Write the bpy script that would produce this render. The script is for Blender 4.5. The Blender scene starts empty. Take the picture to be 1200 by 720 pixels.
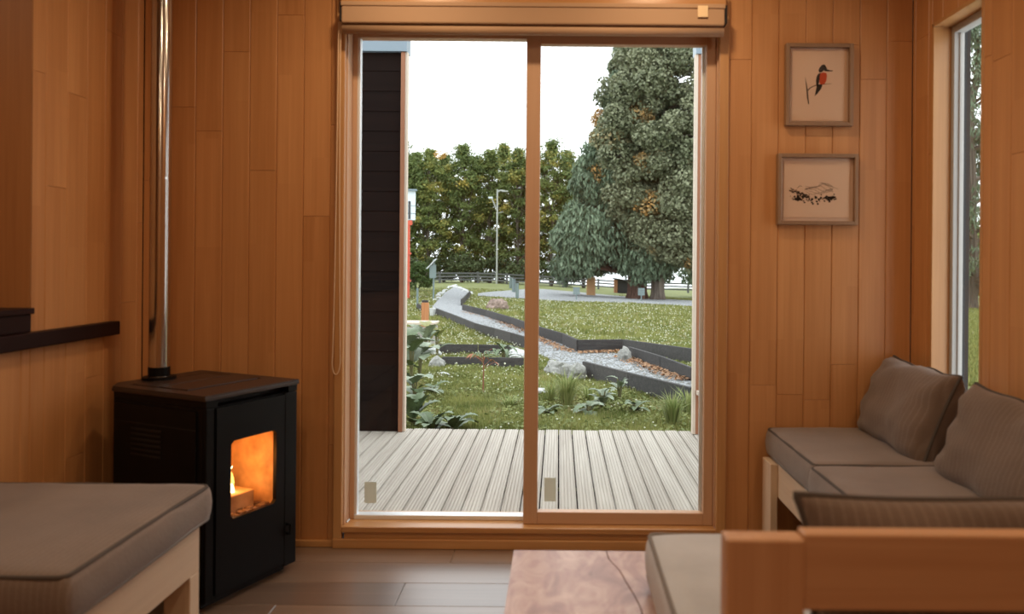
import bpy, bmesh, math, random
import numpy as np
from mathutils import Vector, Matrix, noise

random.seed(7)
RNG = np.random.default_rng(11)
SC = bpy.context.scene
COL = SC.collection

# ------------------------------------------------------------------ camera, sky, exposure
CAM_H = 1.2
FOC = 900.0                      # focal length in pixels of the 1200 px wide frame
ROLL = 0.0082
cd = bpy.data.cameras.new('camera')
cam = bpy.data.objects.new('camera', cd)
COL.objects.link(cam)
cam.location = (0, 0, CAM_H)
cam.rotation_euler = (math.radians(90), -ROLL, 0)
cd.sensor_width = 36.0
cd.lens = 36.0 * FOC / 1200.0
cd.shift_x = -55.0 / 1200.0
cd.shift_y = -54.0 / 1200.0
cd.clip_start = 0.05
cd.clip_end = 3000
cd.dof.use_dof = True
cd.dof.focus_distance = 7.0
cd.dof.aperture_fstop = 2.8
SC.camera = cam

world = bpy.data.worlds.new('overcast_sky')
SC.world = world
world.use_nodes = True
wn = world.node_tree.nodes
wn['Background'].inputs[0].default_value = (0.95, 0.975, 1.0, 1)
wn['Background'].inputs[1].default_value = 2.7

SC.view_settings.view_transform = 'Standard'
SC.view_settings.look = 'None'
SC.view_settings.exposure = 0.0
SC.view_settings.gamma = 1.0
SC.view_settings.use_curve_mapping = False

LAMP_POWER = 7.5
LAMP_COLOR = (1.0, 0.74, 0.48)

# ------------------------------------------------------------------ materials
def mat_new(name):
    m = bpy.data.materials.new(name)
    m.use_nodes = True
    nt = m.node_tree
    b = nt.nodes['Principled BSDF']
    return m, nt, b


def plain(name, col, rough=0.6, metal=0.0, bump=0.0, bscale=60.0, var=0.0, spec=None):
    m, nt, b = mat_new(name)
    b.inputs['Base Color'].default_value = (*col, 1)
    b.inputs['Roughness'].default_value = rough
    b.inputs['Metallic'].default_value = metal
    if spec is not None:
        b.inputs['Specular IOR Level'].default_value = spec
    if bump or var:
        tc = nt.nodes.new('ShaderNodeTexCoord')
        n = nt.nodes.new('ShaderNodeTexNoise')
        n.inputs['Scale'].default_value = bscale
        n.inputs['Detail'].default_value = 4
        nt.links.new(tc.outputs['Object'], n.inputs['Vector'])
        if bump:
            bp = nt.nodes.new('ShaderNodeBump')
            bp.inputs['Strength'].default_value = bump
            bp.inputs['Distance'].default_value = 0.01
            nt.links.new(n.outputs['Fac'], bp.inputs['Height'])
            nt.links.new(bp.outputs['Normal'], b.inputs['Normal'])
        if var:
            r = nt.nodes.new('ShaderNodeMapRange')
            r.inputs['From Min'].default_value = 0.3
            r.inputs['From Max'].default_value = 0.7
            r.inputs['To Min'].default_value = 1 - var
            r.inputs['To Max'].default_value = 1 + var
            mx = nt.nodes.new('ShaderNodeVectorMath')
            mx.operation = 'SCALE'
            mx.inputs[0].default_value = col
            nt.links.new(n.outputs['Fac'], r.inputs['Value'])
            nt.links.new(r.outputs['Result'], mx.inputs['Scale'])
            nt.links.new(mx.outputs['Vector'], b.inputs['Base Color'])
    return m


def wood(name, light, dark, axis='Z', rough=0.45, piece=0.25, grain=0.5, stave=0.0, scale=1.0, knots=False, coat=0.0):
    """Timber: fine streaks along one axis, cathedral bands, each piece its own tone."""
    m, nt, b = mat_new(name)
    N = nt.nodes.new
    L = nt.links.new
    tc = N('ShaderNodeTexCoord')
    oi = N('ShaderNodeObjectInfo')
    off = N('ShaderNodeVectorMath'); off.operation = 'MULTIPLY_ADD'
    cmb = N('ShaderNodeCombineXYZ')
    for i in range(3):
        mu = N('ShaderNodeMath'); mu.operation = 'MULTIPLY'
        mu.inputs[1].default_value = (37.0, 91.0, 53.0)[i]
        L(oi.outputs['Random'], mu.inputs[0]); L(mu.outputs[0], cmb.inputs[i])
    off.inputs[1].default_value = (1, 1, 1)
    L(tc.outputs['Object'], off.inputs[0]); L(cmb.outputs[0], off.inputs[2])
    mp = N('ShaderNodeMapping')
    s = {'X': (1.2, 26, 26), 'Y': (26, 1.2, 26), 'Z': (26, 26, 1.2)}[axis]
    mp.inputs['Scale'].default_value = [q * scale for q in s]
    L(off.outputs[0], mp.inputs['Vector'])
    n1 = N('ShaderNodeTexNoise'); n1.inputs['Scale'].default_value = 1.0; n1.inputs['Detail'].default_value = 3; n1.inputs['Distortion'].default_value = 0.6
    L(mp.outputs[0], n1.inputs['Vector'])
    mp2 = N('ShaderNodeMapping')
    s2 = {'X': (2.2, 110, 110), 'Y': (110, 2.2, 110), 'Z': (110, 110, 2.2)}[axis]
    mp2.inputs['Scale'].default_value = [q * scale for q in s2]
    L(off.outputs[0], mp2.inputs['Vector'])
    n2 = N('ShaderNodeTexNoise'); n2.inputs['Scale'].default_value = 1.0; n2.inputs['Detail'].default_value = 2
    L(mp2.outputs[0], n2.inputs['Vector'])
    a = N('ShaderNodeMath'); a.operation = 'MULTIPLY'; a.inputs[1].default_value = 0.65
    L(n1.outputs['Fac'], a.inputs[0])
    c = N('ShaderNodeMath'); c.operation = 'MULTIPLY_ADD'; c.inputs[1].default_value = 0.35
    L(n2.outputs['Fac'], c.inputs[0]); L(a.outputs[0], c.inputs[2])
    mr = N('ShaderNodeMapRange')
    mr.inputs['From Min'].default_value = 0.36; mr.inputs['From Max'].default_value = 0.66
    mr.inputs['To Min'].default_value = 0.5 - grain * 0.5; mr.inputs['To Max'].default_value = 0.5 + grain * 0.5
    L(c.outputs[0], mr.inputs['Value'])
    fac = mr.outputs['Result']
    if stave:
        # finger jointed staves: blocks of slightly different tone along the board
        mp3 = N('ShaderNodeMapping')
        s3 = {'X': (2.2, 19, 19), 'Y': (19, 2.2, 19), 'Z': (19, 19, 2.2)}[axis]
        mp3.inputs['Scale'].default_value = s3
        L(off.outputs[0], mp3.inputs['Vector'])
        sn = N('ShaderNodeVectorMath'); sn.operation = 'FLOOR'
        L(mp3.outputs[0], sn.inputs[0])
        w = N('ShaderNodeTexWhiteNoise'); w.noise_dimensions = '3D'
        L(sn.outputs[0], w.inputs['Vector'])
        st = N('ShaderNodeMath'); st.operation = 'MULTIPLY_ADD'; st.inputs[1].default_value = stave
        L(w.outputs['Value'], st.inputs[0]); L(fac, st.inputs[2])
        s4 = N('ShaderNodeMath'); s4.operation = 'SUBTRACT'; s4.inputs[1].default_value = stave * 0.5
        L(st.outputs[0], s4.inputs[0])
        fac = s4.outputs[0]
    pc = N('ShaderNodeMath'); pc.operation = 'MULTIPLY_ADD'; pc.inputs[1].default_value = piece
    L(oi.outputs['Random'], pc.inputs[0]); L(fac, pc.inputs[2])
    p2 = N('ShaderNodeMath'); p2.operation = 'SUBTRACT'; p2.inputs[1].default_value = piece * 0.5; p2.use_clamp = True
    L(pc.outputs[0], p2.inputs[0])
    mix = N('ShaderNodeMix'); mix.data_type = 'RGBA'
    mix.inputs['A'].default_value = (*dark, 1); mix.inputs['B'].default_value = (*light, 1)
    L(p2.outputs[0], mix.inputs['Factor'])
    colr = mix.outputs['Result']
    if knots:
        vo = N('ShaderNodeTexVoronoi'); vo.inputs['Scale'].default_value = 5.5
        kp = N('ShaderNodeMapping')
        kp.inputs['Scale'].default_value = {'X': (0.6, 1, 1), 'Y': (1, 0.6, 1), 'Z': (1, 1, 0.6)}[axis]
        L(off.outputs[0], kp.inputs['Vector']); L(kp.outputs[0], vo.inputs['Vector'])
        kr = N('ShaderNodeMapRange'); kr.inputs['From Min'].default_value = 0.05; kr.inputs['From Max'].default_value = 0.11
        kr.inputs['To Min'].default_value = 0.9; kr.inputs['To Max'].default_value = 0.0
        L(vo.outputs['Distance'], kr.inputs['Value'])
        k2 = N('ShaderNodeMix'); k2.data_type = 'RGBA'
        k2.inputs['B'].default_value = (dark[0] * 0.28, dark[1] * 0.22, dark[2] * 0.2, 1)
        L(kr.outputs['Result'], k2.inputs['Factor']); L(colr, k2.inputs['A'])
        colr = k2.outputs['Result']
    L(colr, b.inputs['Base Color'])
    b.inputs['Roughness'].default_value = rough
    if coat:
        b.inputs['Coat Weight'].default_value = coat
        b.inputs['Coat Roughness'].default_value = 0.15
    bp = N('ShaderNodeBump'); bp.inputs['Strength'].default_value = 0.12; bp.inputs['Distance'].default_value = 0.004
    L(c.outputs[0], bp.inputs['Height']); L(bp.outputs['Normal'], b.inputs['Normal'])
    return m


def fabric(name, col, stripe, axis='X', freq=150.0, rough=0.95):
    m, nt, b = mat_new(name)
    N = nt.nodes.new; L = nt.links.new
    tc = N('ShaderNodeTexCoord')
    sep = N('ShaderNodeSeparateXYZ'); L(tc.outputs['Object'], sep.inputs[0])
    def sine(out, fr):
        mu = N('ShaderNodeMath'); mu.operation = 'MULTIPLY'; mu.inputs[1].default_value = fr
        L(out, mu.inputs[0])
        s = N('ShaderNodeMath'); s.operation = 'SINE'; L(mu.outputs[0], s.inputs[0])
        return s.outputs[0]
    s1 = sine(sep.outputs[axis], freq)
    mr = N('ShaderNodeMapRange'); mr.inputs['From Min'].default_value = 0.55; mr.inputs['From Max'].default_value = 1.0
    L(s1, mr.inputs['Value'])
    n = N('ShaderNodeTexNoise'); n.inputs['Scale'].default_value = 140; n.inputs['Detail'].default_value = 3
    L(tc.outputs['Object'], n.inputs['Vector'])
    n3 = N('ShaderNodeTexNoise'); n3.inputs['Scale'].default_value = 6; n3.inputs['Detail'].default_value = 3
    L(tc.outputs['Object'], n3.inputs['Vector'])
    md = N('ShaderNodeMath'); md.operation = 'MULTIPLY'; L(mr.outputs['Result'], md.inputs[0]); L(n.outputs['Fac'], md.inputs[1])
    mix = N('ShaderNodeMix'); mix.data_type = 'RGBA'
    mix.inputs['A'].default_value = (*col, 1); mix.inputs['B'].default_value = (*stripe, 1)
    L(md.outputs[0], mix.inputs['Factor'])
    sc = N('ShaderNodeMapRange'); sc.inputs['From Min'].default_value = 0.3; sc.inputs['From Max'].default_value = 0.7
    sc.inputs['To Min'].default_value = 0.88; sc.inputs['To Max'].default_value = 1.1
    L(n3.outputs['Fac'], sc.inputs['Value'])
    vm = N('ShaderNodeVectorMath'); vm.operation = 'SCALE'
    L(mix.outputs['Result'], vm.inputs[0]); L(sc.outputs['Result'], vm.inputs['Scale'])
    L(vm.outputs['Vector'], b.inputs['Base Color'])
    b.inputs['Roughness'].default_value = rough
    b.inputs['Specular IOR Level'].default_value = 0.2
    b.inputs['Sheen Weight'].default_value = 0.25
    b.inputs['Sheen Roughness'].default_value = 0.5
    bp = N('ShaderNodeBump'); bp.inputs['Strength'].default_value = 0.35; bp.inputs['Distance'].default_value = 0.003
    L(n.outputs['Fac'], bp.inputs['Height']); L(bp.outputs['Normal'], b.inputs['Normal'])
    return m


def glass(name, tint=(1, 1, 1), strength=1.0, smudge=False):
    m = bpy.data.materials.new(name); m.use_nodes = True
    nt = m.node_tree; nt.nodes.clear()
    N = nt.nodes.new; L = nt.links.new
    out = N('ShaderNodeOutputMaterial'); mix = N('ShaderNodeMixShader')
    t = N('ShaderNodeBsdfTransparent'); t.inputs[0].default_value = (*tint, 1)
    g = N('ShaderNodeBsdfGlossy'); g.inputs['Roughness'].default_value = 0.0
    f = N('ShaderNodeFresnel'); f.inputs['IOR'].default_value = 1.5
    mu = N('ShaderNodeMath'); mu.operation = 'MULTIPLY'; mu.inputs[1].default_value = strength
    ge = N('ShaderNodeNewGeometry'); fr = N('ShaderNodeMath'); fr.operation = 'SUBTRACT'; fr.inputs[0].default_value = 1.0
    L(ge.outputs['Backfacing'], fr.inputs[1])            # the pane reflects once, at the face the light enters
    m2 = N('ShaderNodeMath'); m2.operation = 'MULTIPLY'
    L(f.outputs[0], mu.inputs[0]); L(mu.outputs[0], m2.inputs[0]); L(fr.outputs[0], m2.inputs[1]); L(m2.outputs[0], mix.inputs[0])
    L(t.outputs[0], mix.inputs[1]); L(g.outputs[0], mix.inputs[2]); L(mix.outputs[0], out.inputs[0])
    return m


def leaf_mat(name, c0, c1, accent=None, rough=0.6, trans=0.25):
    """Foliage: every leaf carries its own random 'tint', accent leaves have tint above 1."""
    m = bpy.data.materials.new(name); m.use_nodes = True
    nt = m.node_tree; nt.nodes.clear()
    N = nt.nodes.new; L = nt.links.new
    out = N('ShaderNodeOutputMaterial')
    at = N('ShaderNodeAttribute'); at.attribute_name = 'tint'
    mix = N('ShaderNodeMix'); mix.data_type = 'RGBA'
    mix.inputs['A'].default_value = (*c0, 1); mix.inputs['B'].default_value = (*c1, 1)
    cl = N('ShaderNodeClamp'); L(at.outputs['Fac'], cl.inputs['Value'])
    L(cl.outputs[0], mix.inputs['Factor'])
    col = mix.outputs['Result']
    if accent:
        mr = N('ShaderNodeMapRange'); mr.inputs['From Min'].default_value = 1.0; mr.inputs['From Max'].default_value = 2.0
        L(at.outputs['Fac'], mr.inputs['Value'])
        m2 = N('ShaderNodeMix'); m2.data_type = 'RGBA'; m2.inputs['B'].default_value = (*accent, 1)
        L(mr.outputs['Result'], m2.inputs['Factor']); L(col, m2.inputs['A'])
        col = m2.outputs['Result']
    b = N('ShaderNodeBsdfPrincipled'); b.inputs['Roughness'].default_value = rough; b.inputs['Specular IOR Level'].default_value = 0.3
    L(col, b.inputs['Base Color'])
    tr = N('ShaderNodeBsdfTranslucent'); L(col, tr.inputs['Color'])
    ms = N('ShaderNodeMixShader'); ms.inputs[0].default_value = trans
    L(b.outputs[0], ms.inputs[1]); L(tr.outputs[0], ms.inputs[2]); L(ms.outputs[0], out.inputs[0])
    return m


def emit(name, col, strength):
    m = bpy.data.materials.new(name); m.use_nodes = True
    nt = m.node_tree; nt.nodes.clear()
    o = nt.nodes.new('ShaderNodeOutputMaterial'); e = nt.nodes.new('ShaderNodeEmission')
    e.inputs[0].default_value = (*col, 1); e.inputs[1].default_value = strength
    nt.links.new(e.outputs[0], o.inputs[0])
    return m


def burl():
    m, nt, b = mat_new('polished_burl')
    N = nt.nodes.new; L = nt.links.new
    tc = N('ShaderNodeTexCoord'); mp = N('ShaderNodeMapping'); mp.inputs['Scale'].default_value = (9, 4.5, 9)
    L(tc.outputs['Object'], mp.inputs[0])
    n = N('ShaderNodeTexNoise'); n.inputs['Scale'].default_value = 1.6; n.inputs['Detail'].default_value = 7; n.inputs['Roughness'].default_value = .62; n.inputs['Distortion'].default_value = .9
    L(mp.outputs[0], n.inputs['Vector'])
    r = N('ShaderNodeValToRGB'); e = r.color_ramp.elements
    e[0].position = .30; e[0].color = (.27, .12, .085, 1); e[1].position = .68; e[1].color = (.66, .47, .39, 1)
    q = e.new(.48); q.color = (.45, .245, .185, 1)
    L(n.outputs['Fac'], r.inputs['Fac']); L(r.outputs['Color'], b.inputs['Base Color'])
    b.inputs['Roughness'].default_value = .33
    return m


M = {}
M['wall'] = wood('pine_wall', (0.60, 0.295, 0.115), (0.44, 0.19, 0.062), 'Z', 0.42, piece=0.3, grain=0.5, stave=0.3)
M['post_wood'] = wood('knotty_pine', (0.54, 0.25, 0.09), (0.40, 0.165, 0.055), 'Z', 0.5, piece=0.2, grain=0.6, knots=True)
M['trim_z'] = wood('oiled_pine_upright', (0.58, 0.32, 0.13), (0.42, 0.20, 0.07), 'Z', 0.35, piece=0.2, grain=0.5)
M['trim_x'] = wood('oiled_pine_level', (0.58, 0.32, 0.13), (0.40, 0.18, 0.06), 'X', 0.32, piece=0.2, grain=0.6)
M['door_z'] = wood('door_timber_upright', (0.62, 0.40, 0.26), (0.53, 0.32, 0.19), 'Z', 0.4, piece=0.1, grain=0.4)
M['door_x'] = wood('door_timber_level', (0.62, 0.40, 0.26), (0.53, 0.32, 0.19), 'X', 0.4, piece=0.1, grain=0.4)
M['bench_x'] = wood('raw_pine_level', (0.72, 0.56, 0.40), (0.58, 0.42, 0.28), 'X', 0.55, piece=0.15, grain=0.5, knots=True)
M['bench_y'] = wood('raw_pine_lengthwise', (0.72, 0.56, 0.40), (0.58, 0.42, 0.28), 'Y', 0.55, piece=0.15, grain=0.5, knots=True)
M['bench_z'] = wood('raw_pine_upright', (0.72, 0.56, 0.40), (0.58, 0.42, 0.28), 'Z', 0.55, piece=0.15, grain=0.5)
M['rail_x'] = wood('red_pine_level', (0.60, 0.345, 0.185), (0.48, 0.25, 0.12), 'X', 0.5, piece=0.1, grain=0.6)
M['rail_z'] = wood('red_pine_upright', (0.60, 0.345, 0.185), (0.48, 0.25, 0.12), 'Z', 0.5, piece=0.1, grain=0.6)
M['counter'] = wood('dark_hardwood', (0.022, 0.0075, 0.007), (0.010, 0.0036, 0.0036), 'Y', 0.45, piece=0.1, grain=0.6)
M['counter'].node_tree.nodes['Principled BSDF'].inputs['Specular IOR Level'].default_value = 0.2
M['floor'] = wood('laminate_floor', (0.235, 0.155, 0.105), (0.125, 0.08, 0.055), 'X', 0.3, piece=0.75, grain=0.55, scale=0.8)
_fb = M['floor'].node_tree.nodes['Principled BSDF']; _fb.inputs['Coat Weight'].default_value = .7; _fb.inputs['Coat Roughness'].default_value = .28
M['deck'] = wood('weathered_deck', (0.50, 0.46, 0.405), (0.33, 0.29, 0.245), 'Y', 0.8, piece=0.45, grain=0.6)
M['slab'] = burl()
M['clad'] = wood('dark_stained_cladding', (0.013, 0.0068, 0.005), (0.006, 0.0036, 0.003), 'X', 0.75, piece=0.4, grain=0.6)
M['clad'].node_tree.nodes['Principled BSDF'].inputs['Specular IOR Level'].default_value = 0.08
M['corner_board'] = wood('red_cedar', (0.36, 0.15, 0.07), (0.24, 0.09, 0.04), 'Z', 0.6, piece=0.2)
M['pale_jamb'] = wood('pale_pine', (0.66, 0.56, 0.46), (0.52, 0.42, 0.33), 'Z', 0.7, piece=0.1)  # on the porch jambs this whitish tone stands in for light from the sky
M['timber'] = wood('grey_sleeper', (0.075, 0.071, 0.069), (0.026, 0.025, 0.025), 'X', 0.9, piece=0.5, grain=0.7)
M['fence'] = wood('grey_fence_rail', (0.14, 0.145, 0.14), (0.07, 0.075, 0.075), 'X', 0.85, piece=0.4)
M['old_post'] = wood('orange_timber', (0.55, 0.25, 0.11), (0.38, 0.15, 0.06), 'Z', 0.8, piece=0.1, grain=0.8)
M['planter'] = wood('silvered_timber', (0.50, 0.47, 0.43), (0.30, 0.28, 0.26), 'X', 0.85, piece=0.4)
M['kiosk'] = wood('light_orange_pine', (0.80, 0.47, 0.24), (0.68, 0.37, 0.17), 'Z', 0.7, piece=0.1)
M['bark'] = wood('reddish_bark', (0.20, 0.115, 0.085), (0.07, 0.04, 0.03), 'Z', 0.95, piece=0.1, grain=1.2, scale=0.12)
M['bark_grey'] = wood('grey_bark', (0.22, 0.18, 0.145), (0.08, 0.065, 0.055), 'Z', 0.95, piece=0.2, grain=1.2, scale=0.12)
M['twig'] = plain('green_brown_stem', (0.13, 0.12, 0.05), 0.8)
M['red_twig'] = plain('red_stem', (0.25, 0.09, 0.05), 0.8)
M['fab_seat_x'] = fabric('taupe_upholstery', (0.185, 0.138, 0.112), (0.25, 0.195, 0.165), 'X', 420)
M['fab_seat_y'] = fabric('taupe_upholstery_lengthwise', (0.185, 0.138, 0.112), (0.25, 0.195, 0.165), 'Y', 420)
M['fab_pillow'] = fabric('brown_pinstripe', (0.150, 0.106, 0.083), (0.215, 0.163, 0.135), 'X', 330)
M['fab_light'] = fabric('pale_grey_linen', (0.46, 0.475, 0.50), (0.56, 0.575, 0.60), 'Y', 420)
M['piping'] = plain('dark_piping', (0.075, 0.06, 0.052), 0.9)
M['piping_light'] = plain('grey_piping', (0.20, 0.18, 0.165), 0.9)
M['black_metal'] = plain('black_enamel', (0.0045, 0.0045, 0.005), 0.45, 0.0, bump=0.05, bscale=300, spec=0.15)
M['stove_top'] = plain('brown_black_plate', (0.030, 0.018, 0.015), 0.38, 0.0, bump=0.05, bscale=200)
M['stove_dark'] = plain('stove_recess', (0.004, 0.004, 0.004), 0.7)
M['chrome'] = plain('polished_steel', (0.55, 0.53, 0.50), 0.16, 1.0)
M['firebrick'] = plain('vermiculite', (0.62, 0.46, 0.30), 0.9, var=0.35, bscale=14)
M['ash'] = plain('ash', (0.22, 0.17, 0.14), 0.95, bump=0.6, bscale=40, var=0.4)
M['flame'] = emit('flame', (1.0, 0.50, 0.10), 5.0)
M['flame_core'] = emit('flame_core', (1.0, 0.80, 0.42), 12.0)
M['blind'] = plain('beige_blind', (0.42, 0.26, 0.15), 0.7, bump=0.1, bscale=400)
M['tag'] = plain('cream_tag', (0.78, 0.58, 0.34), 0.5)
M['cord'] = plain('cream_cord', (0.72, 0.52, 0.34), 0.6)
M['alu'] = plain('white_aluminium', (0.80, 0.83, 0.86), 0.35, 0.3)
M['grey_alu'] = plain('blue_grey_metal', (0.20, 0.25, 0.29), 0.4, 0.4)
M['pvc'] = plain('white_pvc', (0.40, 0.39, 0.37), 0.5)
M['pane'] = glass('window_glass', (0.97, 0.985, 0.98), 1.0)
M['fire_glass'] = glass('fire_glass', (0.95, 0.9, 0.85), 0.5)
M['sticker'] = leaf_mat('grey_sticker', (0.72, 0.72, 0.64), (0.72, 0.72, 0.64), rough=0.8, trans=0.6)
M['plaster'] = plain('pine_ceiling', (0.55, 0.32, 0.14), 0.6)
M['frame_wood'] = wood('picture_frame_timber', (0.30, 0.18, 0.10), (0.21, 0.12, 0.065), 'Z', 0.42, piece=0.1)
M['paper'] = plain('cream_paper', (0.74, 0.62, 0.52), 0.9)
M['matboard'] = plain('pale_mat', (0.72, 0.64, 0.60), 0.9)
M['ink'] = plain('black_ink', (0.018, 0.016, 0.018), 0.8)
M['ink_grey'] = plain('grey_ink', (0.22, 0.19, 0.17), 0.8)
M['ink_dark'] = plain('charcoal_ink', (0.06, 0.052, 0.05), 0.8)
M['ink_red'] = plain('rust_red_ink', (0.52, 0.075, 0.02), 0.8)
M['gravel'] = None
M['stone'] = plain('pale_stone', (0.27, 0.27, 0.25), 0.85, bump=0.6, bscale=18, var=0.3)
M['stone_white'] = plain('white_stone', (0.55, 0.56, 0.56), 0.8, bump=0.4, bscale=25, var=0.15)
M['stump'] = plain('pinkish_stump', (0.27, 0.20, 0.17), 0.9, bump=0.8, bscale=10, var=0.4)
M['sign_grey'] = plain('grey_green_sign', (0.17, 0.22, 0.22), 0.6)
M['pole'] = plain('galvanised_pole', (0.36, 0.37, 0.34), 0.55)
M['red_paint'] = plain('red_paint', (0.60, 0.095, 0.05), 0.5)
M['white_panel'] = plain('white_metal_panel', (0.66, 0.73, 0.80), 0.5)
M['dark_glass'] = plain('dark_slot', (0.04, 0.045, 0.05), 0.2)
M['shed_black'] = plain('black_shed', (0.02, 0.022, 0.025), 0.6)
M['rust'] = plain('rusty_brown', (0.30, 0.14, 0.07), 0.8)
M['water'] = plain('pale_lake', (0.45, 0.52, 0.55), 0.12)
M['dryleaf'] = leaf_mat('fallen_leaves', (0.22, 0.10, 0.045), (0.40, 0.24, 0.13), trans=0.1)
M['clover'] = plain('white_clover', (0.66, 0.67, 0.52), 0.8)
M['leaf_decid'] = leaf_mat('mixed_green_leaves', (0.10, 0.145, 0.05), (0.26, 0.31, 0.10), (0.50, 0.36, 0.08), trans=0.35)
M['leaf_dark'] = leaf_mat('undergrowth_leaves', (0.045, 0.07, 0.03), (0.12, 0.15, 0.06), trans=0.2)
M['leaf_conifer'] = leaf_mat('blue_green_sprays', (0.10, 0.145, 0.09), (0.25, 0.325, 0.215), trans=0.15)
M['leaf_olive'] = leaf_mat('olive_leaves', (0.125, 0.145, 0.08), (0.34, 0.355, 0.225), (0.50, 0.28, 0.09), rough=0.45, trans=0.15)
M['leaf_bush'] = leaf_mat('shrub_leaves', (0.045, 0.085, 0.022), (0.12, 0.18, 0.05), trans=0.2)
M['grass_blade'] = leaf_mat('grass_blades', (0.115, 0.145, 0.036), (0.31, 0.315, 0.105), (0.36, 0.29, 0.15), rough=0.7, trans=0.35)
M['leaf_lawn'] = leaf_mat('clover_leaves', (0.10, 0.135, 0.036), (0.28, 0.30, 0.10), rough=0.6, trans=0.2)
M['tuft'] = leaf_mat('reed_blades', (0.16, 0.22, 0.06), (0.38, 0.40, 0.17), rough=0.6, trans=0.3)
M['weed'] = leaf_mat('grey_green_weed', (0.11, 0.165, 0.085), (0.24, 0.30, 0.18), rough=0.6, trans=0.2)
M['big_leaf'] = plain('glossy_green_leaf', (0.085, 0.125, 0.055), 0.45, bump=0.5, bscale=14, var=0.3)
M['big_leaf_pale'] = plain('silver_green_leaf', (0.185, 0.225, 0.15), 0.5, bump=0.5, bscale=14, var=0.3)
M['big_leaf_yellow'] = plain('yellowing_leaf', (0.20, 0.20, 0.06), 0.5, bump=0.5, bscale=14, var=0.3)
M['red_leaf'] = plain('reddish_leaf', (0.36, 0.14, 0.06), 0.6, var=0.4, bscale=9)


def ground_mat():
    m, nt, b = mat_new('lawn_soil')
    N = nt.nodes.new; L = nt.links.new
    tc = N('ShaderNodeTexCoord')
    n = N('ShaderNodeTexNoise'); n.inputs['Scale'].default_value = 0.6; n.inputs['Detail'].default_value = 6
    L(tc.outputs['Object'], n.inputs['Vector'])
    n2 = N('ShaderNodeTexNoise'); n2.inputs['Scale'].default_value = 9; n2.inputs['Detail'].default_value = 5
    L(tc.outputs['Object'], n2.inputs['Vector'])
    r = N('ShaderNodeValToRGB')
    r.color_ramp.elements[0].position = 0.32; r.color_ramp.elements[0].color = (0.095, 0.125, 0.033, 1)
    r.color_ramp.elements[1].position = 0.68; r.color_ramp.elements[1].color = (0.22, 0.23, 0.08, 1)
    a = N('ShaderNodeMath'); a.operation = 'MULTIPLY_ADD'; a.inputs[1].default_value = 0.5
    h = N('ShaderNodeMath'); h.operation = 'MULTIPLY'; h.inputs[1].default_value = 0.5
    L(n.outputs['Fac'], h.inputs[0]); L(n2.outputs['Fac'], a.inputs[0]); L(h.outputs[0], a.inputs[2])
    L(a.outputs[0], r.inputs['Fac']); L(r.outputs['Color'], b.inputs['Base Color'])
    b.inputs['Roughness'].default_value = 0.95
    bp = N('ShaderNodeBump'); bp.inputs['Strength'].default_value = 0.8; bp.inputs['Distance'].default_value = 0.05
    L(n2.outputs['Fac'], bp.inputs['Height']); L(bp.outputs['Normal'], b.inputs['Normal'])
    return m


def gravel_mat():
    m, nt, b = mat_new('grey_gravel')
    N = nt.nodes.new; L = nt.links.new
    tc = N('ShaderNodeTexCoord')
    v = N('ShaderNodeTexVoronoi'); v.inputs['Scale'].default_value = 28
    L(tc.outputs['Object'], v.inputs['Vector'])
    r = N('ShaderNodeValToRGB')
    r.color_ramp.elements[0].position = 0.0; r.color_ramp.elements[0].color = (0.15, 0.16, 0.165, 1)
    r.color_ramp.elements[1].position = 1.0; r.color_ramp.elements[1].color = (0.44, 0.455, 0.47, 1)
    s = N('ShaderNodeSeparateColor'); L(v.outputs['Color'], s.inputs[0]); L(s.outputs[0], r.inputs['Fac'])
    L(r.outputs['Color'], b.inputs['Base Color'])
    b.inputs['Roughness'].default_value = 0.9
    bp = N('ShaderNodeBump'); bp.inputs['Strength'].default_value = 0.7; bp.inputs['Distance'].default_value = 0.03; bp.invert = True
    L(v.outputs['Distance'], bp.inputs['Height']); L(bp.outputs['Normal'], b.inputs['Normal'])
    return m


M['ground'] = ground_mat()
M['gravel'] = gravel_mat()

# ------------------------------------------------------------------ geometry helpers
BASE = {}


def tag(o, label=None, cat=None, group=None, kind=None):
    if label: o['label'] = label
    if cat: o['category'] = cat
    if group: o['group'] = group
    if kind: o['kind'] = kind
    return o


def thing(name, loc, label, cat, group=None, rz=0.0, kind=None, local=False):
    o = bpy.data.objects.new(name, None)
    o.empty_display_size = 0.1
    COL.objects.link(o)
    o.location = loc
    o.rotation_euler = (0, 0, rz)
    BASE[o.name] = Vector((0, 0, 0)) if local else Vector(loc)
    return tag(o, label, cat, group, kind)


def struct(name, loc, label, cat):
    return thing(name, loc, label, cat, kind='structure')


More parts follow.
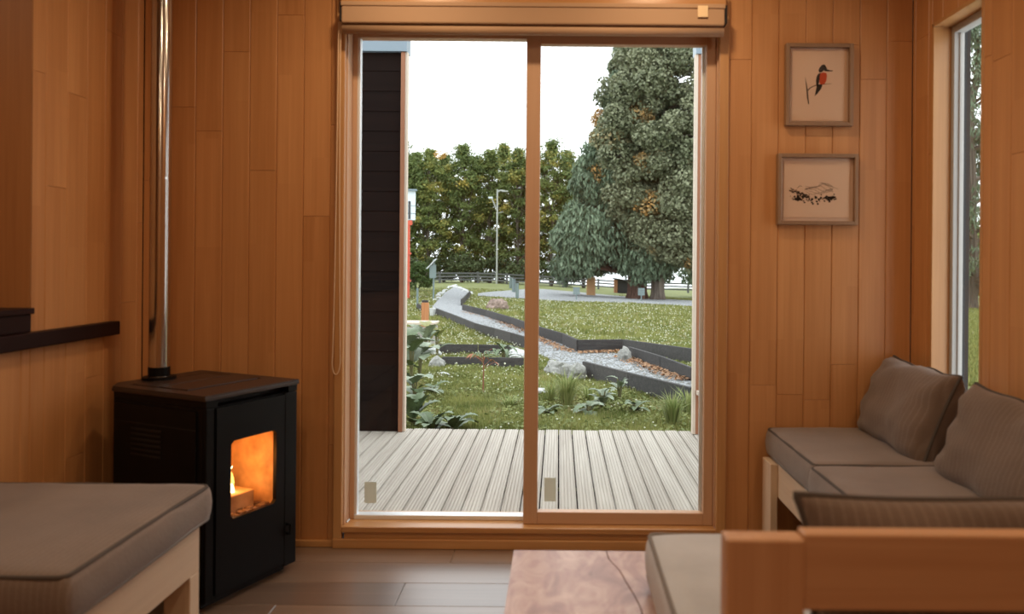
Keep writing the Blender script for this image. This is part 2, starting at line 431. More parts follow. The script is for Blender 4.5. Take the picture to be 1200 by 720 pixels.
class MB:
    def __init__(s):
        s.v = []; s.f = []

    def add(s, v, f):
        k = len(s.v)
        s.v += [tuple(p) for p in v]
        s.f += [tuple(i + k for i in q) for q in f]
        return s

    def box(s, x0, x1, y0, y1, z0, z1, mat=None):
        v = [(x0, y0, z0), (x1, y0, z0), (x1, y1, z0), (x0, y1, z0), (x0, y0, z1), (x1, y0, z1), (x1, y1, z1), (x0, y1, z1)]
        if mat is not None:
            v = [mat @ Vector(p) for p in v]
        return s.add(v, [(0, 3, 2, 1), (4, 5, 6, 7), (0, 1, 5, 4), (1, 2, 6, 5), (2, 3, 7, 6), (3, 0, 4, 7)])

    def beam(s, a, b, w, h, up=(0, 0, 1)):
        """Square bar from a to b, w across, h along 'up'."""
        a = Vector(a); b = Vector(b); d = (b - a).normalized(); up = Vector(up)
        side = d.cross(up)
        if side.length < 1e-6: side = Vector((1, 0, 0))
        side.normalize(); u = side.cross(d).normalized()
        P = []
        for p in (a, b):
            for q, r in ((-1, -1), (1, -1), (1, 1), (-1, 1)):
                P.append(p + side * (q * w / 2) + u * (r * h / 2))
        return s.add(P, [(0, 1, 2, 3), (7, 6, 5, 4), (0, 4, 5, 1), (1, 5, 6, 2), (2, 6, 7, 3), (3, 7, 4, 0)])

    def plank(s, a0, a1, b0, b1, front, depth, axis, c=0.003):
        """Board with chamfered edges. axis 'Y-': faces -Y (a = X, b = Z); 'X+': faces +X (a = Y, b = Z); 'X-'; 'Z+': faces up (a = X, b = Y)."""
        def P(a, b, d):
            if axis == 'Y-': return (a, front + d, b)
            if axis == 'X+': return (front - d, a, b)
            if axis == 'X-': return (front + d, a, b)
            return (a, b, front - d)
        e = .22 if axis != 'Z+' else 1.0
        ring = lambda i, d: [P(a0 + i, b0 + i * e, d), P(a1 - i, b0 + i * e, d), P(a1 - i, b1 - i * e, d), P(a0 + i, b1 - i * e, d)]
        v = ring(c, 0) + ring(0, c) + ring(0, depth)
        f = [(0, 1, 2, 3), (11, 10, 9, 8)]
        for r in (0, 4):
            for i in range(4):
                j = (i + 1) % 4
                f.append((r + i, r + 4 + i, r + 4 + j, r + j))
        if axis in ('X-',):
            f = [tuple(reversed(q)) for q in f]
        return s.add(v, f)

    def tube(s, pts, r, n=8, caps=True, closed=False):
        pts = [Vector(p) for p in pts]
        R = r if isinstance(r, (list, tuple)) else [r] * len(pts)
        k = len(s.v); m = len(pts)
        ref = None
        for i, p in enumerate(pts):
            if closed:
                d = pts[(i + 1) % m] - pts[(i - 1) % m]
            else:
                d = pts[min(i + 1, m - 1)] - pts[max(i - 1, 0)]
            d.normalize()
            if ref is None:
                ref = Vector((0, 0, 1)) if abs(d.z) < 0.9 else Vector((1, 0, 0))
            a = d.cross(ref)
            if a.length < 1e-6: a = d.cross(Vector((0, 1, 0)))
            a.normalize(); b = a.cross(d).normalized(); ref = b
            for q in range(n):
                t = 2 * math.pi * q / n
                s.v.append(tuple(p + a * (math.cos(t) * R[i]) + b * (math.sin(t) * R[i])))
        for i in range(m if closed else m - 1):
            j = (i + 1) % m
            for q in range(n):
                w = (q + 1) % n
                s.f.append((k + i * n + q, k + i * n + w, k + j * n + w, k + j * n + q))
        if caps and not closed:
            s.f.append(tuple(k + q for q in reversed(range(n))))
            s.f.append(tuple(k + (m - 1) * n + q for q in range(n)))
        return s

    def prism(s, poly, z0, z1):
        n = len(poly); k = len(s.v)
        s.v += [(x, y, z0) for x, y in poly] + [(x, y, z1) for x, y in poly]
        s.f.append(tuple(k + i for i in reversed(range(n)))); s.f.append(tuple(k + n + i for i in range(n)))
        for i in range(n):
            j = (i + 1) % n
            s.f.append((k + i, k + j, k + n + j, k + n + i))
        return s

    def extrude_xz(s, poly, y0, y1):
        """Profile in X-Z pulled along Y."""
        n = len(poly); k = len(s.v)
        s.v += [(x, y0, z) for x, z in poly] + [(x, y1, z) for x, z in poly]
        s.f.append(tuple(k + i for i in range(n))); s.f.append(tuple(k + n + i for i in reversed(range(n))))
        for i in range(n):
            j = (i + 1) % n
            s.f.append((k + i, k + n + i, k + n + j, k + j))
        return s

    def build(s, name, mat, parent=None, smooth=False, base=None, bevel=0.0, sub=0, seg=2):
        me = bpy.data.meshes.new(name)
        if parent is not None:
            b = BASE[parent.name]
        else:
            b = Vector(base) if base is not None else Vector((0, 0, 0))
        me.from_pydata([(p[0] - b.x, p[1] - b.y, p[2] - b.z) for p in s.v], [], s.f)
        me.materials.append(mat)
        if smooth:
            me.polygons.foreach_set('use_smooth', [True] * len(me.polygons))
        me.update()
        o = bpy.data.objects.new(name, me)
        COL.objects.link(o)
        if parent is not None:
            o.parent = parent
        else:
            o.location = b
        BASE[o.name] = b
        if bevel:
            md = o.modifiers.new('edge', 'BEVEL'); md.width = bevel; md.segments = seg; md.limit_method = 'ANGLE'
            md.harden_normals = False
        if sub:
            md = o.modifiers.new('smooth', 'SUBSURF'); md.levels = sub; md.render_levels = sub
        return o


def add_box(name, mat, parent, x0, x1, y0, y1, z0, z1, bevel=0.0, base=None):
    return MB().box(x0, x1, y0, y1, z0, z1).build(name, mat, parent, bevel=bevel, base=base)


def raw_mesh(name, V, F, mat, parent=None, tint=None, base=(0, 0, 0)):
    """V: (n,3) array, F: (m,k) array of one polygon size - quick path for big meshes."""
    b = np.array(BASE[parent.name] if parent is not None else base, dtype=np.float64)
    V = np.asarray(V, dtype=np.float64) - b
    F = np.asarray(F, dtype=np.int32)
    me = bpy.data.meshes.new(name)
    me.vertices.add(len(V)); me.vertices.foreach_set('co', V.astype(np.float32).ravel())
    k = F.shape[1]
    me.loops.add(F.size); me.loops.foreach_set('vertex_index', F.ravel())
    me.polygons.add(len(F))
    me.polygons.foreach_set('loop_start', np.arange(0, F.size, k, dtype=np.int32))
    me.polygons.foreach_set('loop_total', np.full(len(F), k, dtype=np.int32))
    me.materials.append(mat)
    if tint is not None:
        at = me.attributes.new('tint', 'FLOAT', 'FACE')
        at.data.foreach_set('value', np.asarray(tint, dtype=np.float32))
    me.update(calc_edges=True)
    me.validate()
    o = bpy.data.objects.new(name, me)
    COL.objects.link(o)
    if parent is not None: o.parent = parent
    else: o.location = base
    BASE[o.name] = Vector(b)
    return o


def dup(root, loc, label=None, rz=None):
    r = root.copy(); COL.objects.link(r); r.location = loc
    if rz is not None: r.rotation_euler = (0, 0, rz)
    if label: r['label'] = label
    for ch in root.children:
        c = ch.copy(); COL.objects.link(c); c.parent = r
        for g in ch.children:
            d = g.copy(); COL.objects.link(d); d.parent = c
    return r


def ray(x, y):
    dx, dy = x - 655.0, y - 306.0
    return (dx + ROLL * dy) / FOC, (dy - ROLL * dx) / FOC


def at(x, y, Y):
    a, b = ray(x, y)
    return Vector((a * Y, Y, CAM_H - b * Y))


def ss(a, b, t):
    t = min(1.0, max(0.0, (t - a) / (b - a)))
    return t * t * (3 - 2 * t)


def gz(X, Y):
    z = -0.45
    if Y > 6: z -= 0.022 * (min(Y, 115) - 6)
    z += 0.9 * ss(12, -9, X) * ss(32, 76, Y) if Y > 32 else 0
    z += 0.03 * math.sin(X * 0.9 + Y * 0.35) * ss(7, 12, Y)
    return z


def G(x, y):
    """The point of the sloping garden seen at a place of the photograph."""
    a, b = ray(x, y)
    lo, hi = 5.7, 140.0
    f = lambda Y: CAM_H - b * Y - gz(a * Y, Y)
    Y = lo; step = 0.25
    prev = Y
    while Y < hi and f(Y) > 0:
        prev = Y; Y += step
    l, h = prev, Y
    for _ in range(30):
        m = 0.5 * (l + h)
        if f(m) > 0: l = m
        else: h = m
    return Vector((a * h, h, gz(a * h, h)))


# ================================================================== ROOM SHELL
YW = 3.21           # inner face of the wall with the door
XL, XR = -1.74, 1.472
ZC = 2.55
YB = -2.4           # wall behind the camera
DX0, DX1 = -0.93, 0.70     # door hole
DZ = 2.215

# floor ----------------------------------------------------------------
flo = struct('floor', (0, 0, 0), 'brown laminate plank floor of the wooden room', 'floor')
add_box('subfloor', M['stove_dark'], flo, -3.4, 1.7, YB - .1, YW + .19, -0.1, -0.012)
rowy = YW + 0.02
r = 0
while rowy > YB:
    y1 = rowy; y0 = max(rowy - 0.19, YB)
    x = -3.3 - (r * 0.473) % 1.25
    # joints of the rows nearest the door follow the photograph
    start = {0: -0.42, 1: -0.10 - 1.25, 2: -0.56}.get(r)
    if start is not None: x = start - 1.25 * 3
    while x < XR:
        x0, x1 = max(x, -3.3), min(x + 1.25, XR)
        if x1 - x0 > 0.03:
            MB().plank(x0 + .0006, x1 - .0006, y0 + .0006, y1 - .0006, 0.0, 0.012, 'Z+', 0.0016).build('plank', M['floor'], flo)
        x += 1.25
    rowy -= 0.19; r += 1


def plank_wall(parent, axis, front, a0, a1, z0, z1, anchor, pitch, holes, mat, rng, seams=True, depth=0.014):
    """Upright tongue-and-groove boards between a0 and a1, butt jointed at random heights, leaving the holes free."""
    cuts = {a0, a1}
    k = math.floor((a0 - anchor) / pitch)
    while anchor + k * pitch < a1:
        p = anchor + k * pitch
        if p > a0 + .012 and p < a1 - .012: cuts.add(p)
        k += 1
    for h in holes:
        for q in h[:2]:
            if a0 < q < a1:
                cuts = {c for c in cuts if abs(c - q) > .012 or c in (a0, a1)}
                cuts.add(q)
    cuts = sorted(cuts)
    for b0, b1 in zip(cuts, cuts[1:]):
        mid = (b0 + b1) / 2
        spans = [(z0, z1)]
        for h in holes:
            if h[0] < mid < h[1]:
                spans = [(s0, min(s1, h[2])) for s0, s1 in spans if s0 < h[2]] + [(max(s0, h[3]), s1) for s0, s1 in spans if s1 > h[3]]
        for s0, s1 in spans:
            zz = [s0, s1]
            if seams and s1 - s0 > 1.2:
                q = s0 + rng.uniform(0.4, 2.2)
                while q < s1 - 0.25:
                    zz.insert(-1, q); q += rng.uniform(1.1, 2.2)
            for c0, c1 in zip(zz, zz[1:]):
                if c1 - c0 > .02:
                    MB().plank(b0 + .0005, b1 - .0005, c0 + .0002, c1 - .0002, front, depth, axis, 0.0028).build('plank', mat, parent)


pr = random.Random(5)
wb = struct('wall_back', (0, YW, 0), 'pine plank wall around the sliding door', 'wall')
b = MB()
b.box(-3.4, DX0, YW + .0145, YW + .19, 0, ZC + .1).box(DX1, XR + .25, YW + .0145, YW + .19, 0, ZC + .1).box(DX0, DX1, YW + .0145, YW + .19, DZ, ZC + .1)
b.build('backing', M['stove_dark'], wb)
hole = [(DX0, DX1, -1, DZ)]
plank_wall(wb, 'Y-', YW, XL, 0.0, 0, ZC, -1.411, 0.113, hole, M['wall'], pr)
plank_wall(wb, 'Y-', YW, 0.0, XR, 0, ZC, 0.80, 0.113, hole, M['wall'], pr)
plank_wall(wb, 'Y-', YW, -3.3, XL - .13, 0, ZC, -1.411, 0.113, [], M['wall'], pr)

YP = 2.53           # end of the full-height part of the left wall
wl = struct('wall_left', (XL, 0, 0), 'pine plank wall and half wall beside the stove', 'wall')
b = MB()
b.box(XL - .115, XL - .0145, YP + .016, YW, 0, ZC + .1).box(XL - .115, XL - .0145, YB, YP + .016, 0, .898)
b.build('backing', M['stove_dark'], wl)
plank_wall(wl, 'X+', XL, YP, YW, .0, ZC, 2.60, 0.113, [], M['wall'], pr)
plank_wall(wl, 'X+', XL, YB, YP, .0, .90, 2.60, 0.113, [], M['wall'], pr, seams=False)
MB().plank(XL - .115, XL - .0003, .955, ZC, YP, .016, 'Y-', .003).build('end_board', M['post_wood'], wl)

wr = struct('wall_right', (XR, 0, 0), 'pine plank wall with the tall narrow window', 'wall')
WY0, WY1, WZ0, WZ1 = 2.672, 3.042, 0.62, 2.15
b = MB()
for (p0, p1, q0, q1) in ((YB, WY0, 0, ZC + .1), (WY1, YW, 0, ZC + .1), (WY0, WY1, 0, WZ0), (WY0, WY1, WZ1, ZC + .1)):
    b.box(XR + .0145, XR + .113, p0, p1, q0, q1)
b.build('backing', M['stove_dark'], wr)
plank_wall(wr, 'X-', XR, YB, YW, 0, ZC, 2.62, 0.113, [(WY0, WY1, WZ0, WZ1)], M['wall'], pr)

wf = struct('wall_front', (0, YB, 0), 'plain pine wall behind the viewer', 'wall')
MB().box(-3.4, XR + .2, YB - .12, YB, 0, ZC + .1).build('panel', M['wall'], wf)
wk = struct('wall_kitchen', (-3.3, 0, 0), 'pine wall of the kitchen behind the counter', 'wall')
MB().box(-3.42, -3.3, YB, YW, 0, ZC + .1).build('panel', M['wall'], wk)
ce = struct('ceiling', (0, 0, ZC), 'flat pine ceiling of the room', 'ceiling')
MB().box(-3.4, XR + .2, YB - .1, YW + .19, ZC, ZC + .1).build('panel', M['plaster'], ce)

bb = struct('baseboard_back', (0, YW, 0), 'slim pine strip along the foot of the door wall', 'baseboard')
MB().box(XL, DX0, YW - .016, YW, 0.0, .028).build('strip', M['trim_x'], bb, bevel=.004)
MB().box(DX1, XR, YW - .016, YW, 0.0, .028).build('strip', M['trim_x'], bb, bevel=.004)

# window in the right wall ------------------------------------------------
wi = struct('window_1', (XR, (WY0 + WY1) / 2, WZ0), 'tall narrow white framed window above the sofa', 'window')
jx0, jx1 = XR - .002, XR + .112
add_box('jamb', M['trim_z'], wi, jx0, jx1, WY1 - .014, WY1 + .002, WZ0, WZ1, .002)
add_box('jamb', M['trim_z'], wi, jx0, jx1, WY0 - .002, WY0 + .014, WZ0, WZ1, .002)
add_box('head', M['trim_z'], wi, jx0, jx1, WY0, WY1, WZ1 - .014, WZ1 + .002, .002)
add_box('sill', M['trim_z'], wi, jx0 - .01, jx1, WY0, WY1, WZ0, WZ0 + .02, .002)
fx0, fx1 = XR + .068, XR + .110
b = MB()
y0, y1, z0, z1 = WY0 + .014, WY1 - .014, WZ0 + .02, WZ1 - .014
b.box(fx0, fx1, y0, y0 + .022, z0, z1).box(fx0, fx1, y1 - .022, y1, z0, z1).box(fx0, fx1, y0 + .022, y1 - .022, z0, z0 + .03).box(fx0, fx1, y0 + .022, y1 - .022, z1 - .03, z1)
wfm = b.build('window_frame', M['pvc'], wi, bevel=.003)
b = MB()
b.box(fx0 + .02, fx0 + .034, y1 - .028, y1 - .022, z0 + .03, z1 - .03).box(fx0 + .02, fx0 + .034, y0 + .022, y0 + .028, z0 + .03, z1 - .03)
b.build('glazing_bead', M['pvc'], wi, bevel=.002)
add_box('pane', M['pane'], wi, fx0 + .026, fx0 + .030, y0 + .022, y1 - .022, z0 + .03, z1 - .03)

# sliding door ----------------------------------------------------------
do = struct('door_1', (-.115, YW + .09, 0), 'timber framed two panel sliding glass door onto the deck', 'door')
add_box('casing', M['trim_z'], do, DX0, -.893, YW - .026, YW, .0, 2.30, .004)
add_box('casing', M['trim_z'], do, .660, DX1, YW - .026, YW, .0, 2.30, .004)
add_box('casing', M['trim_x'], do, -.893, .660, YW - .026, YW, 2.165, 2.30, .004)
add_box('jamb', M['door_z'], do, DX0, -.888, YW, YW + .19, .09, DZ, .002)
add_box('jamb', M['door_z'], do, .655, DX1, YW, YW + .19, .09, DZ, .002)
add_box('head', M['door_x'], do, -.888, .655, YW, YW + .19, 2.168, DZ, .002)
add_box('threshold', M['trim_x'], do, DX0 + .045, DX1 - .045, YW - .018, YW + .19, .0, .088, .003)
add_box('threshold_nosing', M['trim_x'], do, -.893, .660, YW - .030, YW + .03, .066, .091, .004)
add_box('threshold_strip', M['trim_x'], do, -.93, .70, YW - .030, YW - .017, .0, .040, .004)
# fixed panel (outer track)
fp = MB()
fp.box(-.888, -.868, 3.285, 3.325, .088, 2.168)
fp.box(-.868, -.12, 3.285, 3.325, 2.150, 2.168)
o_fx = fp.build('fixed_frame', M['door_z'], do, bevel=.002)
fa = MB()
fa.box(-.868, -.125, 3.282, 3.332, .088, .107).box(-.869, -.857, 3.288, 3.322, .107, 2.150)
fa.build('aluminium_bead', M['alu'], do, bevel=.002)
pn = add_box('pane', M['pane'], do, -.866, -.100, 3.302, 3.307, .10, 2.156)
add_box('sticker', M['sticker'], pn, -.828, -.776, 3.3005, 3.3018, .152, .243)
add_box('meeting_stile', M['door_z'], do, -.145, -.095, 3.285, 3.325, .088, 2.168, .002)
# sliding sash (inner track)
sy0, sy1 = 3.228, 3.272
sa = add_box('sash_stile', M['door_z'], do, -.142, -.083, sy0, sy1, .092, 2.166, .003)
add_box('sash_stile', M['door_z'], do, .614, .655, sy0, sy1, .092, 2.166, .003)
add_box('sash_rail', M['door_x'], do, -.083, .614, sy0, sy1, .092, .143, .003)
add_box('sash_rail', M['door_x'], do, -.083, .614, sy0, sy1, 2.112, 2.166, .003)
pn2 = add_box('pane', M['pane'], do, -.085, .616, 3.250, 3.255, .142, 2.114)
add_box('sticker', M['sticker'], pn2, -.054, -.006, 3.2485, 3.2498, .182, .282)
add_box('weather_seal', M['alu'], do, .600, .613, 3.262, 3.270, .143, 2.112)
MB().box(-.146, -.1425, 3.24, 3.26, 1.12, 1.16).build('latch', M['stove_dark'], do)

# ------------------------------------------------------------------ porch and deck
dk = struct('deck', (0, 4.5, -.07), 'weathered grooved timber deck outside the sliding door', 'deck')
ZD = -.045
dr = random.Random(3)
x = -2.15
# gap positions follow the photograph: a gap at X = -0.04
k0 = math.floor((x - 0.008) / 0.0972)
for k in range(k0, 22):
    xa = 0.008 + k * 0.0972 + .0042
    xb = 0.008 + (k + 1) * 0.0972 - .0042
    w = xb - xa
    top = []
    for g in range(5):
        gx = xa + w * (g + .5) / 5
        top += [(gx - .0032, ZD), (gx - .0016, ZD - .004), (gx + .0016, ZD - .004), (gx + .0032, ZD)]
    poly = [(xa, ZD - .028), (xa, ZD - .003), (xa + .003, ZD)] + top + [(xb - .003, ZD), (xb, ZD - .003), (xb, ZD - .028)]
    # profile runs left to right on the top, so reverse for outward normals
    ye = 5.66 + dr.uniform(-.012, .012)
    MB().extrude_xz(list(reversed(poly)), 3.405, ye).build('deck_board', M['deck'], dk)
b = MB()
for yj in (3.55, 4.2, 4.9, 5.45):
    b.box(-2.15, 2.1, yj, yj + .045, -.22, ZD - .029)
b.box(-2.15, 2.1, 5.59, 5.63, -.45, ZD - .029)
b.build('joists', M['clad'], dk)


def porch_wall(name, label, x0, x1, inner):
    """Dark lapped boards facing the door, a cedar corner board and a pale jamb, sky light put into its colour, at the opening."""
    w = struct(name, ((x0 + x1) / 2, 5.55, -.045), label, 'wall')
    z = -.043
    cx0, cx1 = (x0, x1 - .032) if inner > 0 else (x0 + .032, x1)
    MB().box(cx0, cx1, 5.575, 5.62, -.043, 2.70).build('backing', M['stove_dark'], w)
    while z < 2.68:
        h = min(.145, 2.70 - z)
        v = [(cx0, 5.561, z), (cx1, 5.561, z), (cx1, 5.566, z + h), (cx0, 5.566, z + h), (cx0, 5.575, z), (cx1, 5.575, z), (cx1, 5.575, z + h), (cx0, 5.575, z + h)]
        MB().add(v, [(0, 1, 2, 3), (5, 4, 7, 6), (4, 5, 1, 0), (3, 2, 6, 7), (1, 5, 6, 2), (4, 0, 3, 7)]).build('board', M['clad'], w)
        z += .145
    if inner > 0:
        add_box('corner_board', M['corner_board'], w, x1 - .034, x1 - .006, 5.535, 5.60, -.043, 2.70, .002)
        add_box('jamb_board', M['pale_jamb'], w, x1 - .006, x1 + .012, 5.545, 5.60, -.043, 2.70, .002)
    else:
        add_box('jamb_board', M['pale_jamb'], w, x0 - .012, x0 + .008, 5.535, 5.60, -.043, 2.70, .002)
        add_box('corner_board', M['corner_board'], w, x0 + .008, x0 + .034, 5.54, 5.60, -.043, 2.70, .002)
        add_box('brace', M['pale_jamb'], w, x0 + .012, x0 + .09, 5.50, 5.545, .245, .275, .002)
    add_box('top_strip', M['grey_alu'], w, x0 - .01, x1 + .01, 5.52, 5.66, 2.70, 2.86)  # blue-grey strip added along the top of the wall
    return w


porch_wall('wall_porch_left', 'dark boarded porch wall left of the deck opening', -3.2, -1.116, 1)
porch_wall('wall_porch_right', 'dark boarded porch wall right of the deck opening', .985, 2.25, -1)

# ================================================================== GARDEN GROUND
xs = np.unique(np.concatenate([np.linspace(-70, -14, 18), np.linspace(-14, 30, 90), np.linspace(30, 90, 18)]))
ys = np.unique(np.concatenate([np.linspace(5.3, 20, 40), np.linspace(20, 60, 50), np.linspace(60, 118, 24)]))
XX, YY = np.meshgrid(xs, ys)
ZZ = np.vectorize(gz)(XX, YY)
V = np.stack([XX.ravel(), YY.ravel(), ZZ.ravel()], 1)
nx, ny = len(xs), len(ys)
idx = np.arange(nx * ny).reshape(ny, nx)
F = np.stack([idx[:-1, :-1].ravel(), idx[:-1, 1:].ravel(), idx[1:, 1:].ravel(), idx[1:, :-1].ravel()], 1)
gr = raw_mesh('ground', V, F, M['ground'])
gr.data.polygons.foreach_set('use_smooth', [True] * len(gr.data.polygons))
tag(gr, 'sloping lawn and rough grass ground of the garden', 'ground', kind='structure')

lk = MB().box(-400, 900, 117, 2200, -4.2, -3.05).build('lake', M['water'], None, base=(250, 1000, -3.05))
tag(lk, 'pale open water beyond the fence', 'lake', kind='structure')


def strip(name, left, right, mat, label, cat, lift=.03, m=6, n=40):
    """A ribbon of ground between two edges given as photograph places."""
    def resample(pts):
        P = [G(*p) for p in pts]
        d = [0]
        for a, c in zip(P, P[1:]): d.append(d[-1] + (c - a).length)
        out = []
        for i in range(n):
            t = d[-1] * i / (n - 1)
            j = max(0, min(len(d) - 2, next((q for q in range(len(d) - 1) if d[q + 1] >= t), len(d) - 2)))
            u = (t - d[j]) / max(1e-6, d[j + 1] - d[j])
            out.append(P[j].lerp(P[j + 1], u))
        return out
    A, B = resample(left), resample(right)
    b = MB()
    for a, c in zip(A, B):
        for j in range(m):
            p = a.lerp(c, j / (m - 1))
            b.v.append((p.x, p.y, gz(p.x, p.y) + lift))
    for i in range(n - 1):
        for j in range(m - 1):
            k = i * m + j
            b.f.append((k, k + 1, k + m + 1, k + m))
    o = b.build(name, mat, None, smooth=True)
    poly = [(p.x, p.y) for p in A] + [(p.x, p.y) for p in reversed(B)]
    tag(o, label, cat, kind='structure')
    return o, poly


# near (lower) edge and far (upper) edge of the winding path, from its near end to its far end
path_near = [(860, 492), (812, 478), (738, 457), (684, 441), (650, 425), (615, 409), (580, 396), (557, 390), (535, 379), (511, 369), (506, 361), (514, 351), (522, 343), (532, 337)]
path_far = [(870, 460), (812, 446), (770, 430), (738, 419), (700, 412), (660, 405), (632, 395), (600, 382), (570, 372), (545, 365), (541, 360), (545, 353), (551, 347), (548, 340)]
_, PATH = strip('gravel_path', path_near, path_far, M['gravel'], 'pale gravel path winding between dark sleepers', 'path', m=8, n=60)
road_bot = [(560, 347.5), (605, 350), (640, 352.5), (700, 354.5), (752, 356), (800, 359), (840, 361), (1000, 372)]
road_top = [(560, 344.5), (600, 340.5), (640, 339.5), (680, 343), (720, 347), (760, 350), (815, 353), (1000, 365)]
_, ROAD = strip('gravel_road', road_bot, road_top, M['gravel'], 'pale gravel road crossing the lawn below the conifer', 'road', m=5, n=50)


def inside(P, X, Y):
    """Vectorised point-in-polygon."""
    P = np.array(P); res = np.zeros(len(X), bool)
    j = len(P) - 1
    for i in range(len(P)):
        xi, yi = P[i]; xj, yj = P[j]
        if yi != yj:
            c = ((yi > Y) != (yj > Y)) & (X < (xj - xi) * (Y - yi) / (yj - yi) + xi)
            res ^= c
        j = i
    return res


def edging(name, pts, h, label, group='sleeper edging of the gravel path', t=.055):
    P = [G(*p) for p in pts]
    e = thing(name, P[0], label, 'edging', group)
    for a, c in zip(P, P[1:]):
        n = max(1, round((c - a).length / 2.4))
        for i in range(n):
            p = a.lerp(c, i / n); q = a.lerp(c, (i + 1) / n)
            p.z = gz(p.x, p.y) + h / 2 - .02; q.z = gz(q.x, q.y) + h / 2 - .02
            d = (q - p).normalized() * .01
            MB().beam(p + d, q - d, t, h + .04).build('board', M['timber'], e)
    return e


edging('timber_edging', [(870, 495), (812, 478.5), (738, 457.5), (684, 441.5)], .24, 'dark sleeper edging on the near side of the path, right of the boulders')
edging('timber_edging', [(622, 411), (600, 403.5), (580, 397), (557, 390), (535, 379.5), (511, 369)], .26, 'dark sleeper edging on the near side of the path, left of the door stile')
edging('timber_edging', [(860, 431), (813, 427), (730, 413.5), (677, 414), (660, 405), (632, 395.5), (600, 382.5), (570, 372), (542, 364)], .27, 'long dark sleeper edging between the path and the clover lawn')
edging('timber_edging', [(870, 472), (812, 449), (775, 433), (737, 420)], .22, 'short dark sleeper edging running from the small boulder beside the path')
edging('timber_edging', [(540.5, 359), (546, 353), (551, 347)], .35, 'curved dark edging at the far bend of the path')
edging('retaining_board', [(514, 415), (560, 415), (604, 416)], .19, 'dark retaining board, the farther of two low terraces', 'low terrace boards')
edging('retaining_board', [(517, 429.5), (565, 430), (614, 430.5)], .16, 'dark retaining board, the nearer of two low terraces', 'low terrace boards')
edging('retaining_board', [(862, 441), (790, 432), (745, 424)], .06, 'low sunken board between the two sleeper edgings', 'low terrace boards')
edging('timber_edging', [(500, 368), (489, 362)], .25, 'short dark edging board beside the thin green post')

# ------------------------------------------------------------------ rocks
def rock(name, x, y, sx, sy, sz, mat, label, group=None, seed=0, sub=2):
    p = G(x, y)
    bm = bmesh.new()
    bmesh.ops.create_icosphere(bm, subdivisions=sub, radius=1.0)
    o3 = Vector((seed * 3.1, seed * 1.7, seed * 0.9))
    for v in bm.verts:
        d = 1 + .5 * noise.noise(v.co * 1.1 + o3) + .26 * noise.noise(v.co * 2.7 + o3)
        v.co = Vector((v.co.x * d * sx, v.co.y * d * sy, max(v.co.z * d, -.35) * sz + .3 * sz))
    me = bpy.data.meshes.new(name); bm.to_mesh(me); bm.free()
    me.materials.append(mat)
    o = bpy.data.objects.new(name, me); COL.objects.link(o); o.location = p
    o.rotation_euler = (0, 0, seed * 1.3)
    BASE[o.name] = p
    return tag(o, label, 'rock', group)


rock('boulder', 651, 437, .23, .2, .16, M['stone'], 'flat pale boulder beside the path, right of the door stile', seed=1, sub=3)
rock('boulder', 673, 444, .17, .16, .19, M['stone'], 'rounded pale boulder at the end of the sleeper edging', seed=2, sub=3)
rock('boulder', 732, 424, .13, .13, .22, M['stone'], 'small upright boulder heading the short edging by fallen leaves', seed=3, sub=3)
rock('boulder', 606, 421, .19, .15, .15, M['stone_white'], 'white rock at the right end of the terrace boards', seed=4, sub=3)
rock('boulder', 627, 461, .17, .10, .06, M['stone_white'], 'low white rock half hidden behind the door stile', seed=5)
rock('stone', 492, 409, .17, .14, .10, M['stone_white'], 'white stone under the big leaves by the planter', seed=6)
rock('stone', 507, 416, .16, .12, .12, M['stone_white'], 'pointed white stone beside the farther terrace board', seed=7)
rock('stone', 512, 431, .15, .13, .13, M['stone'], 'pinkish stone at the left end of the nearer terrace board', seed=8)
rock('stone', 520, 440, .12, .08, .04, M['stone_white'], 'small flat white stone in the grass below the terrace', seed=9)
rock('stump', 583, 363, .48, .42, .42, M['stump'], 'weathered pinkish tree stump on the clover lawn', seed=10, sub=3)['category'] = 'stump'
rr = random.Random(21)
for i in range(20):
    t = i / 19
    px = 510 + 42 * t + rr.uniform(-1.2, 1.2)
    py = 352 - 17 * math.sin(min(1, t * 1.3) * math.pi / 1.7) + rr.uniform(-.5, .5)
    if px > 535: py = 337 + (px - 535) * .45 + rr.uniform(-.5, .5)
    rock('stone', px, py, rr.uniform(.12, .30), rr.uniform(.1, .24), rr.uniform(.06, .16), M['stone_white'], 'white edge stone around the far end of the gravel path', 'stones round the end of the path', seed=30 + i, sub=1)

# ------------------------------------------------------------------ fences
def fence(name, pts, h, rails, gap, label, thick=.12):
    P = [Vector(p) for p in pts]
    f = thing(name, (P[0].x, P[0].y, gz(P[0].x, P[0].y)), label, 'fence', 'post and rail fences')
    posts = []
    for a, c in zip(P, P[1:]):
        n = max(1, round((c - a).length / gap))
        for i in range(n):
            posts.append(a.lerp(c, i / n))
    posts.append(P[-1])
    for p in posts: p.z = gz(p.x, p.y)
    for p in posts:
        MB().box(p.x - .1, p.x + .1, p.y - .1, p.y + .1, p.z - .1, p.z + h).build('post', M['fence'], f)
    for p, q in zip(posts, posts[1:]):
        for z in rails:
            MB().beam(p + Vector((0, -.12, z)), q + Vector((0, -.12, z)), .04, thick * 1.4).build('rail', M['fence'], f)
    return f


def gy(x, Y):
    X = ray(x, 333)[0] * Y
    return (X, Y, 0)


fence('rail_fence', [gy(470, 77), gy(560, 78), gy(660, 80)], 1.15, (.35, .68, 1.0), 3.1, 'grey post and rail fence below the row of green trees')
fence('rail_fence', [gy(662, 84), gy(740, 85), gy(840, 84), gy(1010, 78)], 1.15, (.35, .68, 1.0), 3.2, 'dark post and rail fence behind the big trunks, pale water beyond')

